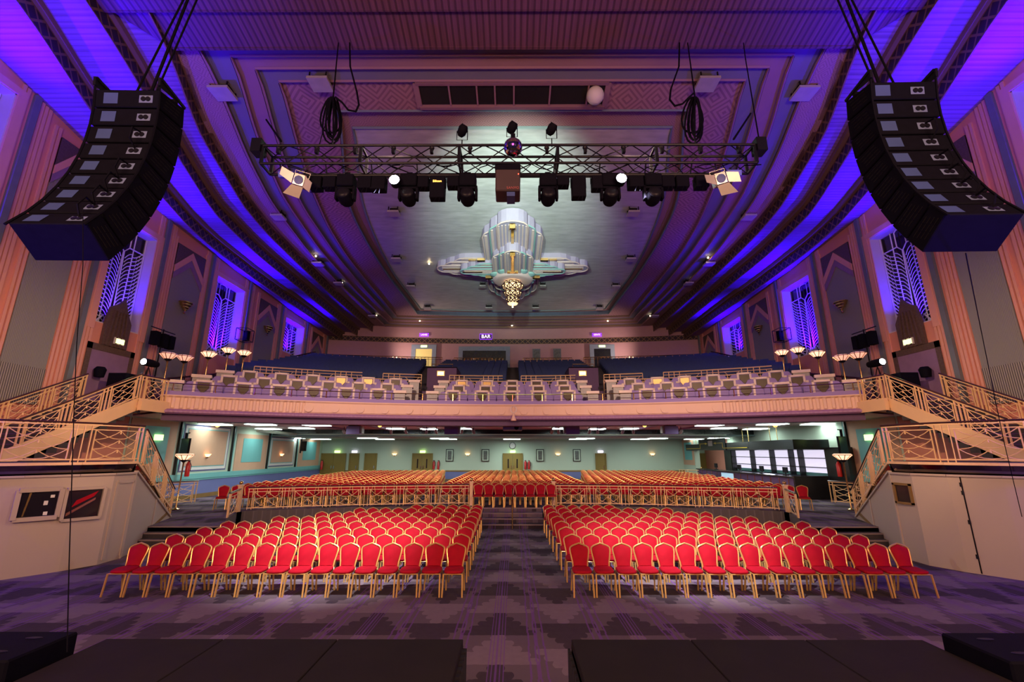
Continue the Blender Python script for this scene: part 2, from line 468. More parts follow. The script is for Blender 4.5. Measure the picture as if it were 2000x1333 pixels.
# ---- side walls with recessed windows
WIN = {0: (9.7, 12.55, 5.0, 14.5), 1: (17.0, 19.2, 7.95, 12.5), 2: (23.5, 26.2, 8.2, 12.5), 3: (31.3, 34.2, 9.95, 12.45)}
def side_wall(s):
    w = MB(); y = -4.0
    def seg(y0, y1, z0, z1): w.bx(s * WX, s * (WX + .9), y0, y1, z0, z1)
    for k in range(4):
        y0, y1, z0, z1 = WIN[k]
        seg(y, y0, 0, 17.5); seg(y0, y1, 0, z0); seg(y0, y1, z1, 17.5); y = y1
    seg(y, 41.2, 0, 17.5)
    struct('wall_' + ('right' if s > 0 else 'left'), w, M['pinkwall'])
for s in (-1, 1): side_wall(s)

def pane_grille(y0, y1, z0, z1, X, s, full=True):
    """art-deco plaster grille: stems with drooping fronds"""
    g = MB(); w = y1 - y0; h = z1 - z0; r = .03
    P = lambda a, b: (X, y0 + a * w, z0 + b * h)
    for a in (.0, .28, .72, 1.0): g.tube([P(a, 0 if a in (0, 1.) else .03), P(a, 1)], r, 4)
    g.tube([P(0, .83), P(.38, .83)], r, 4); g.tube([P(.62, .83), P(1, .83)], r, 4)
    g.tube([P(.38, .83), P(.38, .98), P(.44, 1), P(.56, 1), P(.62, .98), P(.62, .83), P(.5, .77), P(.38, .83)], r, 4)
    n = 18 if full else 8
    for i in range(n):
        t = .78 - .76 * i / n
        for sg in (-1, 1):
            # frond from centre outward, drooping
            pts = [P(.5 + sg * (.05 + .17 * k / 4), t + .07 * (1 - (1 - k / 4) ** 2) - .07) for k in range(5)]
            g.tube(pts, r * .7, 4)
            pts = [P(.5 + sg * (.22 + .27 * k / 4), t + .1 * (k / 4) ** 1.7 - .03) for k in range(5)]
            g.tube(pts, r * .8, 4)
            if full:
                for k in range(2, 5): 
                    yy = pts[k]; g.tube([yy, (yy[0], yy[1] - sg * .05 * w * .6, yy[2] - .14)], r * .5, 4)
    g.tube([P(.44, 0), P(.47, .4), P(.49, .77)], r, 4); g.tube([P(.56, 0), P(.53, .4), P(.51, .77)], r, 4)
    for i in range(5):
        a = -.32 + .16 * i; g.tube([P(.5 + a, 0), P(.5 + a * .45, .1)], r * 1.3, 4)
    return g
wn = 0
for s in (-1, 1):
    for k in range(4):
        y0, y1, z0, z1 = WIN[k]; wn += 1; X = s * WX; D = s * .55
        root = bpy.data.objects.new('window_%d' % wn, None); COL.objects.link(root); root['kind'] = 'structure'; root.location = (0, 0, 0)
        r = MB()  # reveal lining
        r.bx(X, X + D, y0, y0 + .04, z0, z1); r.bx(X, X + D, y1 - .04, y1, z0, z1); r.bx(X, X + D, y0, y1, z1 - .04, z1); r.bx(X, X + D, y0, y1, z0, z0 + .04)
        obj('window_reveal', r, M['winreveal'], root)
        r = MB(); r.bx(X + D, X + D + s * .05, y0, y1, z0, z1); obj('window_pane', r, M['glassdark'], root)
        obj('window_grille', pane_grille(y0 + .08, y1 - .08, z0 + .05, z1 - .05, X + D * .82, s, k in (0, 1, 2)), M['grille'], root)
        r = MB()
        for a, b in ((y0 - .28, y0), (y1, y1 + .28)): r.bx(X - s * .07, X, a, b, z0 - .3, z1 + .25)
        r.bx(X - s * .07, X, y0, y1, z1, z1 + .25)
        obj('window_frame', r, M['pinktrim'], root)
        if k in (0, 1, 2): pass
    # slate pilaster strips and fluting
    tm = MB()
    for y in (13.1, 16.45, 19.6, 22.95, 26.6, 30.7, 34.7, 38.7):
        tm.bx(s * WX, s * (WX - .12), y - .1, y + .1, 4.5, zw(y) - .02)
    struct('trim_%d' % (1 if s < 0 else 2), tm, M['conduit'])
    tm = MB()
    for y in (13.1, 16.45, 19.6, 22.95, 26.6, 30.7, 34.7):
        for d in (-.42, -.28, .22, .36, .5):
            if d < 0 and y in (22.95,30.7): pass
            tm.bx(s * WX, s * (WX - .05), y + d - .05, y + d + .05, 4.6, zw(y + d) - .03)
    for (a, b, top, bot) in ((14.15, 15.6, 14.1, 4.5), (20.35, 22.35, 12.95, 4.8), (27.85, 29.95, 12.7, 7.2), (35.8, 37.8, 12.6, 9.9)):
        for y in (a - .25, a - .1, b + .1, b + .25): tm.bx(s * WX, s * (WX - .06), y - .045, y + .045, bot, min(top + .3, zw(y) - .05))
    struct('trim_%d' % (3 if s < 0 else 4), tm, M['pinktrim'])
    # chevron panels with grey field
    for i, (a, b, top, bot) in enumerate(((14.15, 15.6, 14.1, 4.5), (20.35, 22.35, 12.95, 4.8), (27.85, 29.95, 12.7, 7.2), (35.8, 37.8, 12.6, 9.9))):
        Xs = s * (WX - .02); c = (a + b) / 2; h = (b - a) / 2
        fr = ((Xs, c, 0), (0, 1, 0), (0, 0, 1), (-s, 0, 0))
        t = thing('chevron_wall_panel', ['tall grey chevron-topped wall panel nearest the stage', 'grey chevron-topped wall panel with brass bowl, second from the stage', 'grey chevron-topped wall panel with brass bowl, third from the stage', 'small grey chevron-topped wall panel by the rear corner'][i] + ', ' + SIDE[s], 'wall panel', (0, 0, 0), 0, 'chevron panels between the windows')
        m = MB(); m.prism([(-h, bot), (h, bot), (h, top), (-h, top)], fr, .03); obj('field', m, M['greypanel'], t)
        m = MB(); tp = top; m.prism([(-h, tp), (h, tp), (h, tp - 1.15), (0, tp - .12), (-h, tp - 1.15)][::-1], fr, .05); obj('mosaic', m, M['brownmos'], t)
        m = MB(); m.prism([(-h, tp - 1.15), (0, tp - .12), (h, tp - 1.15), (h, tp - 1.5), (0, tp - .5), (-h, tp - 1.5)][::-1], fr, .09); obj('chevron', m, M['pinktrim'], t)
        m = MB(); m.prism([(-h, tp - 1.5), (0, tp - .5), (h, tp - 1.5), (h, tp - 1.85), (0, tp - .88), (-h, tp - 1.85)][::-1], fr, .07); obj('chevron', m, M['mauve'], t)
        if i == 0:
            m = MB(); m.prism([(-h, bot), (h, bot), (h, 5.75), (-h, 5.75)], fr, .05); obj('grille', m, M['greyribs'], t)
        if i in (1, 2):
            z = 10.1 if i == 1 else 10.95; sc = .38
            q = thing('wall_bowl_light', 'brass bowl light on the chevron panel ' + ['', 'second from the stage', 'third from the stage'][i] + ', ' + SIDE[s], 'wall light', (s * (WX - .07), c, z), 0, 'brass bowl uplighters')
            m = MB(); prof = [(.05, -1.1), (.12, -.95), (.3, -.8), (.3, -.7), (.55, -.55), (.55, -.4), (.8, -.2), (.8, -.05), (1., .1), (1., .2), (.9, .2)]
            m.lathe([(r * sc, zz * sc) for r, zz in prof], (-s * .12, 0, 0), 16, sx=.75); obj('bowl', m, M['gold'], q, smooth=True)
            m = MB(); m.sphere((-s * .1, 0, -.46), .06, 8); obj('finial', m, M['gold'], q, smooth=True)
    # fans of dark relief and exit door on the balcony landing
    m = MB(); fr = ((s * (WX - .02), 18.0, 0), (0, 1, 0), (0, 0, 1), (-s, 0, 0))
    m.prism([(-.6, 7.1), (.6, 7.1), (.6, 8.2), (.3, 8.7), (.1, 9.2), (-.15, 8.9), (-.5, 8.7), (-.6, 8.2)], fr, .1)
    for i in range(5): m.prism([(-.5 + i * .22, 7.1), (-.42 + i * .22, 7.1), (-.3 + i * .15, 8.6), (-.36 + i * .15, 8.6)], fr, .16)
    tag(obj('relief_fan', m, M['brownmos']), 'dark fan-shaped relief above the landing door ' + SIDE[s], 'wall relief', 'fan reliefs above the landing doors')
    m = MB(); m.bx(s * (WX - .06), s * WX, 17.1, 18.9, 4.75, 6.85)
    d = struct('door_%d' % (1 if s < 0 else 2), m, M['mauve'])
    m = MB(); m.bx(s * (WX - .09), s * (WX - .05), 16.9, 17.1, 4.75, 7.1); m.bx(s * (WX - .09), s * (WX - .05), 18.9, 19.1, 4.75, 7.1); m.bx(s * (WX - .09), s * (WX - .05), 16.9, 19.1, 6.85, 7.1)
    obj('door_frame', m, M['brownmos'], d)

# ---- rear wall, upper (gently curved) and lower
def rear_y(x): return 40.5 - (x / 12.0) ** 2 * .9
w = MB(); xs = [-WX + 33 * i / 24 for i in range(25)]
# doors/bar openings: drawn as recess frames; wall continuous
w.loft([[(x, rear_y(x), 4.4) for x in xs], [(x, rear_y(x), 15.5) for x in xs]])
struct('wall_back_upper', w, mat('dusky_rose_wall', (.46, .27, .28), .7, var=.05))
w = MB(); w.bx(-WX, WX, 40, 40.3, 0, 4.4)
struct('wall_back', w, M['mint'])
w = MB(); w.loft([[(x, rear_y(x) - .04, 12.62) for x in xs], [(x, rear_y(x) - .04, 13.1) for x in xs]]); struct('trim_5', w, M['fret'])
w = MB(); w.bx(-WX, WX, 39.96, 40, .6, 1.3); struct('trim_6', w, M['dado'])
w = MB(); w.bx(-WX, WX, 39.93, 40, 1.3, 1.42); w.bx(-WX, WX, 39.93, 40, .6, .7); struct('trim_7', w, M['woodtrim'])

# ---- ceiling
NS = 44
def curve(tab, n=NS, y0=None, y1=None):
    y0 = tab[0][0] if y0 is None else y0; y1 = tab[-1][0] if y1 is None else y1
    out = []
    for i in range(n + 1):
        y = y0 + (y1 - y0) * i / n
        # smoothed interpolation
        e = .9; out.append((sum(interp(tab, max(y0, min(y1, y + d * e))) for d in (-1, -.5, 0, .5, 1)) / 5, y))
    return out
TA = [(4, 13.3), (10.2, 14.05), (13.4, 14.8), (17.8, 15.35), (21.6, 15.72), (26, 15.6), (31.3, 15.3), (41, 15.25)]
TB = [(4, 11.9), (10.95, 12.5), (13.2, 12.8), (15.9, 13.5), (19, 14.1), (23.2, 14.3), (28.6, 14.05), (41, 14.0)]
TC = [(4, 10.2), (12.1, 11.3), (15.1, 12.25), (19.7, 12.9), (22, 13.05), (26.3, 12.98), (41, 12.7)]
TD = [(12.4, 10.65), (14.7, 10.98), (16.8, 11.5), (20.4, 12.0), (25, 12.3), (28.9, 12.25), (35.5, 11.95), (39.6, 11.7)]
TE = [(12.9, 9.8), (16.4, 10.75), (19.9, 11.35), (24.8, 11.7), (32, 11.65), (39.2, 11.3)]
TF = [(13.45, 9.25), (16.6, 10.05), (20.7, 10.85), (26.2, 11.1), (32, 11.05), (38.8, 10.85)]
TG = [(14.05, 8.7), (16.8, 9.35), (19.7, 9.9), (22.8, 10.38), (26.4, 10.6), (38.4, 10.4)]
TJ = [(15.4, 7.0), (20.2, 8.45), (22.2, 8.75), (26, 8.9), (29.5, 8.88), (38.0, 8.5)]
TK = [(16.4, 6.7), (20.6, 7.8), (22.5, 8.1), (26.2, 8.4), (30.2, 8.47), (37.5, 8.05)]
def P3(pts, s, off): return [(s * x, y, zw(y) + off) for x, y in pts]
cA, cB, cC = [curve(t, 60, 4, 41) for t in (TA, TB, TC)]
wl = [(WX, y) for x, y in cA]
H = .45
for s in (-1, 1):
    for k, (o, i, off) in enumerate(((wl, cA, 0), (cA, cB, H), (cB, cC, 2 * H))):
        m = MB(); m.loft([P3(o, s, off), P3(i, s, off)]); struct('ceiling', m, M['ceilside'])
    for k, (c, off) in enumerate(((cA, 0), (cB, H), (cC, 2 * H))):
        m = MB(); m.loft([P3(c, s, off - .3), P3(c, s, off + H - .2)])
        struct('trim_%d' % (8 + k), m, M['fret'])
        m = MB(); q = [(x - .16, y) for x, y in c]; m.loft([P3(c, s, off + H - .2), P3(q, s, off + H - .2), P3(q, s, off + H)])
        m.loft([P3(c, s, off), P3([(x + .05, y) for x, y in c], s, off - .3), P3(c, s, off - .3)])
        struct('trim_%d' % (11 + k), m, M['ceilbrown'])
    # ornate band inside C
    tC = curve(TC, 60, 12.1, 39.9)
def loop(tab, rb=.6):
    c = curve(tab, NS); x0, y0 = c[0]; x1, y1 = c[-1]; nf, nr = 14, 14; pts = []
    for i in range(nf): pts.append((-x0 + 2 * x0 * i / nf, y0))
    pts += c
    for i in range(1, nr + 1):
        x = x1 - 2 * x1 * i / nr; pts.append((x, y1 + rb * (1 - (x / x1) ** 2) * 1.0))
    pts += [(-x, y) for x, y in c[::-1]][1:-1]
    return pts
loops = [loop(t) for t in (TC[1:-1] + [(39.8, 12.7)], TD, TE, TF, TG, TJ, TK)]
loops[0] = loop([(12.1, 11.3)] + TC[2:-1] + [(39.85, 12.7)])
offs = [1.15, 1.35, 1.5, 1.65, 1.8, 2.1, 2.1]
offb = [.9, 1.15, 1.35, 1.5, 1.65, 1.8, 2.1]
def L3(l, off): return [(x, y, zw(y) + off) for x, y in l]
mats_t = ['ceilpink', 'ceilblue', 'ceilpink', 'ceilblue', 'greek', 'scroll']
def shrink(l, d): 
    cx = 0; cy = 27.
    return [(x - math.copysign(min(abs(x), d), x) if abs(x) > 2 else x, y + (d if y < cy else -d) * (1 if (y < l[0][1] + .05 or y > 36.8) else 0)) for x, y in l]
for k in range(6):
    a, b = loops[k], loops[k + 1]
    m = MB(); m.loft([L3(a, offs[k]), L3(b, offs[k])], closed=True)
    struct('ceiling', m, M[mats_t[k]] if k else M['scroll'])
    m = MB(); a2 = shrink(a, .06)
    if k: m.loft([L3(a, offb[k]), L3(a, offs[k])], closed=True)
    struct('trim_%d' % (14 + k), m, M['cove'] if k == 5 else M['ceilbrown']) if k else None
    if k:
        mo = MB(); lp = L3(shrink(a, -.07), offb[k] - .0); mo.tube([Vector(p) for p in lp], .055, 4, closed=True)
        struct('trim_%d' % (20 + k), mo, M['tealline'] if k == 5 else M['ceilpink'])
mo = MB(); mo.tube([Vector(p) for p in L3(loops[6], 2.07)], .07, 4, closed=True); struct('trim_27', mo, M['tealline'])
# silver field
m = MB(); l = loops[6]; cen = (0, 27.)
rows = []
for k in range(7):
    t = k / 6 if k < 6 else .999
    rows.append([((x * (1 - t)), (y * (1 - t) + cen[1] * t), zw(y * (1 - t) + cen[1] * t) + 2.1) for x, y in l])
m.loft(rows, closed=True); struct('ceiling', m, M['silver'])
# closing roof plate above everything is the box lid (seals light)
m = MB(); m.bx(-WX - 1, WX + 1, -4, 42, 17.6, 17.8); struct('ceiling', m, M['ceilbrown'])
# proscenium soffit in two steps
m = MB(); m.add([(-11.35, 12.15, 15.98), (11.35, 12.15, 15.98), (12.5, 10.95, 16.2), (-12.5, 10.95, 16.2)], [(0, 1, 2, 3)]); m.bx(-11.3, 11.3, 12.15, 12.25, 15.95, 16.9); struct('ceiling', m, M['soffit'])
m = MB(); m.add([(-12.5, 10.97, 16.02), (12.5, 10.97, 16.02), (13.35, 4, 17.3), (-13.35, 4, 17.3)], [(0, 1, 2, 3)]); m.bx(-12.5, 12.5, 10.9, 10.97, 16.02, 16.3); struct('ceiling', m, M['soffit'])
# ceiling slot, its recess shade painted as a flat dark sheet
p0 = on_ceiling(822, 162, 1.75); p1 = on_ceiling(1180, 204, 1.75)
t = thing('lighting_slot', 'dark rectangular lighting slot with dividers in the ceiling above the truss', 'ceiling slot', (0, (p0.y + p1.y) / 2, zw(14.6) + 1.8))
w_, d_ = p1.x, (p1.y - p0.y) / 2 + .05; sl = (zw(15.2) - zw(14.0)) / 1.2
def sp(x, y, z): return (x, y, z + sl * y)
m = MB(); m.add([sp(-w_, -d_, -.06), sp(w_, -d_, -.06), sp(w_, d_, -.06), sp(-w_, d_, -.06)], [(0, 1, 2, 3)]); obj('dark_recess_sheet', m, M['dark'], t)
m = MB()
for x in (-w_, -w_ * .66, -w_ * .37, -w_*.18, w_*.02, w_ * .4, w_ * .8, w_): m.beam(sp(x, -d_, -.1), sp(x, d_, -.1), .06 if abs(x) < w_ else .2, .1)
for y in (-d_, d_): m.beam(sp(-w_, y, -.1), sp(w_, y, -.1), .14, .16)
obj('frame', m, M['ceilpink'], t)
g = MB(); pg = on_ceiling(1162, 176, 1.5); g.sphere((0, 0, 0), .33, 16); 
tag(obj('globe_lamp', g, M['white'], smooth=True, loc=pg - Vector((0, 0, .25))), 'unlit round white globe beside the dark slot in the ceiling', 'globe lamp')
# ================================================================ CHAIRS
def chair_parts():
    P = {}
    m = MB()  # seat cushion: rounded pad
    rows = []
    prof = [(.0, .46, .90), (.012, .478, .97), (.03, .49, 1.0), (.05, .50, .98), (.062, .512, .9), (.066, .52, .6), (.067, .525, .25)]
    def ring(sc, z):
        pts = []
        for k in range(16):
            t = 2 * PI * k / 16; c, s_ = math.cos(t), math.sin(t)
            x = .205 * sc * math.copysign(abs(c) ** .55, c); y = .215 * sc * math.copysign(abs(s_) ** .55, s_)
            pts.append((x, y - .0, z + (.012 if y > 0 else 0)))
        return pts
    rs = [ring(sc, .43 + h) for h, _, sc in prof]
    m.loft(rs, closed=True); m.uv = {}
    m.add(rs[-1], [list(range(16))]); m.add(rs[0], [list(range(16))[::-1]])
    P['seat'] = m
    # back outline (x, height) with a waist and a pointed arch top
    def outline(grow=0):
        L = [(.158, .50), (.166, .58), (.187, .68), (.203, .77), (.207, .825), (.197, .858), (.155, .888), (.08, .915), (0, .94)]
        L = [(x + grow * (1 if x > .02 else 0), z + (grow if z > .8 else 0)) for x, z in L]
        return L + [(-x, z) for x, z in L[::-1][1:]]
    lean = lambda z: .20 + (z - .46) * .27
    o = outline(-.018); m = MB()
    fr = [(x, lean(z) - .028, z) for x, z in o]; bk = [(x, lean(z) + .02, z) for x, z in o]
    mid = [(x * .8, lean(z) - .045, .52 + (z - .52) * .93 + .015) for x, z in o]
    k = len(o)
    m.add(fr + bk + mid, [list(range(k, 2 * k))] + [[i, i + 1, i + 1 + k, i + k] for i in range(k - 1)] + [[0, k, 2 * k - 1, k - 1]] + [[i + 1, i, i + 2 * k, i + 1 + 2 * k] for i in range(k - 1)] + [[0, k - 1, 3 * k - 1, 2 * k]] + [list(range(2 * k, 3 * k))[::-1]])
    P['backrest'] = m
    m = MB(); o = outline(0)
    m.tube([(.175, .17, .43), (.162, .2, .47)] + [(x, lean(z) - .012, z) for x, z in o] + [(-.162, .2, .47), (-.175, .17, .43)], .018, 6)
    P['back_frame'] = m
    m = MB(); m.tube([(-.19, -.19, .425), (.19, -.19, .425), (.19, .18, .43), (-.19, .18, .43)], .012, 5, closed=True)
    P['seat_frame'] = m
    return P
CP = chair_parts()
def leg_mb(sx, front):
    m = MB()
    if front: m.beam((sx * .195, -.19, .43), (sx * .206, -.245, 0), .03, .026)
    else: m.beam((sx * .185, .18, .43), (sx * .2, .27, 0), .03, .026)
    return m
FULL = thing('banquet_chair', 'x', 'chair', (0, 0, 0))
obj('seat', CP['seat'], M['red'], FULL, smooth=True); obj('backrest', CP['backrest'], M['red'], FULL, smooth=True)
obj('back_frame', CP['back_frame'], M['chairgold'], FULL, smooth=True); obj('seat_frame', CP['seat_frame'], M['chairgold'], FULL, smooth=True)
for fr_ in (1, 0):
    for sx in (-1, 1): obj('leg', leg_mb(sx, fr_), M['chairgold'], FULL)
# simpler copy for the raised floor: seat, backrest, frame
FAR = thing('banquet_chair', 'x', 'chair', (0, 0, 0))
obj('seat', CP['seat'], M['red'], FAR, smooth=True); obj('backrest', CP['backrest'], M['red'], FAR, smooth=True)
fm = MB(); fm.v = list(CP['back_frame'].v); fm.f = [list(q) for q in CP['back_frame'].f]; fm.m = list(CP['back_frame'].m)
for fr_ in (1, 0):
    for sx in (-1, 1):
        l = leg_mb(sx, fr_); fm.add(l.v, l.f)
fm.add(CP['seat_frame'].v, CP['seat_frame'].f)
obj('frame', fm, M['chairgold'], FAR, smooth=True)
index_kids(FULL); index_kids(FAR)
first = {'F': FULL, 'R': FAR}; used = {'F': False, 'R': False}
NCH = 0
def chair(kind, loc, rz, label, group):
    global NCH
    NCH += 1
    r = first[kind]
    if not used[kind]: used[kind] = True; r.location = loc; r.rotation_euler = (0, 0, rz); r['label'] = label; r['group'] = group; return r
    return dup(r, loc, rz, label, group)
ROWY = [10.5, 11.62, 12.74, 13.8, 14.9, 16.0, 17.15, 18.15]
CNT = [16, 16, 16, 16, 14, 12, 10, 6]
for s in (-1, 1):
    for r, (y, n) in enumerate(zip(ROWY, CNT)):
        x0 = (-1.22 - .02 * r) if s < 0 else (1.5 - .015 * r)
        for i in range(n):
            x = x0 + s * .4695 * i 
            chair('F', (x, y + random.uniform(-.012, .012), 0), random.uniform(-.004, .004),
                  'red chair, %s from the aisle, %s row of front block %s' % (ORD[i + 1], ORD[r + 1], SIDE[s]), 'red chairs in front block ' + SIDE[s])
# raised floor: centre block in straight columns, side blocks fanned along arcs
stuff_pos = []
cand = []
for r in range(17):
    y = 20.75 + r * 1.02
    n = 8 if r == 0 else 15
    for i in range(n):
        x = .1 + (i - (n - 1) / 2) * .46 + .02 * math.sin(r)
        lab = 'red chair, %s from the bar side, %s row, raised middle block' % (ORD[n - i], ORD[r + 1])
        cand.append((y, x, 0, lab, 'red chairs in the middle block on the raised floor'))
for s in (-1, 1):
    for r in range(17):
        R = 31.3 + r * .98; a0 = math.radians(6.9)
        for i in range(60):
            a = a0 + i * .485 / R; x = R * math.sin(a); y = -9 + R * math.cos(a)
            if x > (12.2 if r < 9 else 12.6) or y > 38.6: break
            lab = 'red chair, %s from the aisle, %s row, raised block %s' % (ORD[min(30, i + 1)], ORD[r + 1], SIDE[s])
            cand.append((y + .0, s * x, -s * a, lab, 'red chairs in the raised floor block ' + SIDE[s]))
cand.sort(key=lambda c: c[0] + abs(c[1]) * .1)
NF = 300 - 2 * sum(CNT)
for c in cand[:NF]: chair('R', (c[1], c[0], ZU), c[2], c[3], c[4])
# the remaining ones as one mesh
sm = MB(); srcs = ((CP['seat'], 0), (CP['backrest'], 0), (fm, 1))
def simple_chair():
    q = MB()
    q.box((0, 0, .465), (.4, .42, .06), mi=0)
    cb = CP['backrest']; q.add(cb.v, cb.f, 0)
    o = [(.15, .46), (.205, .8), (.15, .895), (0, .934), (-.15, .895), (-.205, .8), (-.15, .46)]
    q.tube([(x, .20 + (z - .46) * .27, z) for x, z in o], .0115, 4, mi=1)
    for x in (-.19, .19):
        for y0, y1 in ((-.19, -.24), (.18, .26)): q.beam((x, y0, .43), (x * 1.07, y1, 0), .028, .026, 1)
    return q
sc_ = simple_chair()
for y, x, a, lab, g in cand[NF:]:
    c, s_ = math.cos(a), math.sin(a); o = len(sm.v)
    sm.v += [(x + vx * c - vy * s_, y + vx * s_ + vy * c, vz + ZU) for vx, vy, vz in sc_.v]
    sm.f += [[k + o for k in q] for q in sc_.f]; sm.m += sc_.m
sr = obj('banquet_chair_rows', sm, [M['red'], M['chairgold']])
tag(sr, 'many rows of red banquet chairs filling the raised floor below the balcony', 'chairs', kind='stuff')

# ================================================================ RAILINGS
def railing(name, label, pts, h, cat='railing', group=None, span=1.5, cap=True, drop=None, thin=1.0, mats=None, post_at_ends=True, tiers=3, big=.5):
    """pts: 3-D base polyline; verticals stay vertical; triple flat posts between scalloped panels"""
    pts = [Vector(p) for p in pts]; root = thing(name, label, cat, pts[0], 0, group); O = pts[0]
    cum = [0]
    for a, b in zip(pts, pts[1:]): cum.append(cum[-1] + (b - a).length)
    T = cum[-1]
    def at(d, z=0):
        d = max(0, min(T, d))
        for i in range(len(pts) - 1):
            if d <= cum[i + 1] + 1e-6:
                q = (d - cum[i]) / max(1e-6, cum[i + 1] - cum[i]); return pts[i].lerp(pts[i + 1], q) + Vector((0, 0, z)) - O
        return pts[-1] + Vector((0, 0, z)) - O
    ns = max(2, int(T / .35)); line = lambda z: [at(T * i / ns, z) for i in range(ns + 1)]
    mm = mats or M['creamsatin']
    m = MB(); l = line(h); m.tube(l, .038 * thin, 6, flat=.7); obj('handrail', m, M['brown'] if cap else mm, root, smooth=True)
    for z, w in ((h - .05, .03), (h - .17, .022), (.07, .03)):
        m = MB(); l = line(z)
        for a, b in zip(l, l[1:]): m.beam(a, b, w * thin, w * thin)
        obj('rail_bar', m, mm, root)
    n = max(1, round(T / span)); sp = T / n
    for k in range(n + 1):
        for j in (-1, 0, 1):
            if k == 0 and j < 0 or k == n and j > 0: continue
            d = k * sp + j * .15 + (.03 if k == 0 else (-.03 if k == n else 0))
            m = MB(); m.beam(at(d, 0), at(d, h - .05), .05 * thin, .02, up=(at(d + .1) - at(d - .1)) if (at(d + .1) - at(d - .1)).length > 0 else (1, 0, 0)); obj('baluster', m, mm, root)
    zb, zt = .08, h - .17
    for k in range(n):
        d0, d1 = k * sp + .24, (k + 1) * sp - .24
        m = MB()
        for d in (d0, d1): m.beam(at(d, zb), at(d, zt), .026 * thin, .02)
        th = (zt - zb) / tiers
        C = lambda u, z: at(d0 + (d1 - d0) * u, z)
        for q in range(tiers):
            top = zt - q * th
            full = [C(u / 8, top - .0 - th * .95 * (1 - (2 * u / 8 - 1) ** 2)) for u in range(9)]
            m.tube(full, .011 * thin, 4)
            for sg in (0, 1):
                half = [C(.5 + (u / 5 * .5 if sg else -u / 5 * .5), top - .02 - th * .95 * (1 - (1 - u / 5) ** 2)) for u in range(6)]
                m.tube(half, .011 * thin, 4)
            p = C(.5, top - .03); m.lathe([(.012, 0), (.022, -.07)], p, 5)
        obj('scallop_panel', m, mm, root)
    return root
def newel(x, y, z, h, label, grp=None, ball=True):
    t = thing('newel_post', label, 'post', (x, y, z), 0, grp)
    m = MB(); m.bx(-.07, .07, -.07, .07, 0, h); m.bx(-.09, .09, -.09, .09, h, h + .05); obj('post_body', m, M['creamtrim'], t)
    if ball: m = MB(); m.sphere((0, 0, h + .13), .075, 12); obj('ball_finial', m, M['gold'], t, smooth=True)
    return t
for s in (-1, 1):
    pts = [(s * rail_pt(x)[0], rail_pt(x)[1] + .06, ZU + .04) for x in [1.95 + 8.85 * i / 14 for i in range(15)]]
    railing('curved_railing', 'cream scalloped railing along the raised floor edge ' + SIDE[s], pts, .86, span=1.56, tiers=2)
    railing('return_railing', 'short cream railing turning off the curved railing ' + SIDE[s], [(s * 10.9, 18.95, ZU + .02), (s * 10.32, 17.3, ZU + .0)], .86, span=1.7, tiers=2)
    newel(s * 1.85, 21.3, ZU, .98, 'cream newel post with brass ball by the middle steps, ' + SIDE[s])
    newel(s * 10.95, 19.02, ZU, .98, 'cream newel post with brass ball, outer end of curved railing ' + SIDE[s])
    railing('gate_railing', 'short cream railing by the foot of the small stair ' + SIDE[s], [(s * 15.9, 20.9, ZU), (s * 15.1, 22.6, ZU)], .98, span=1.9)

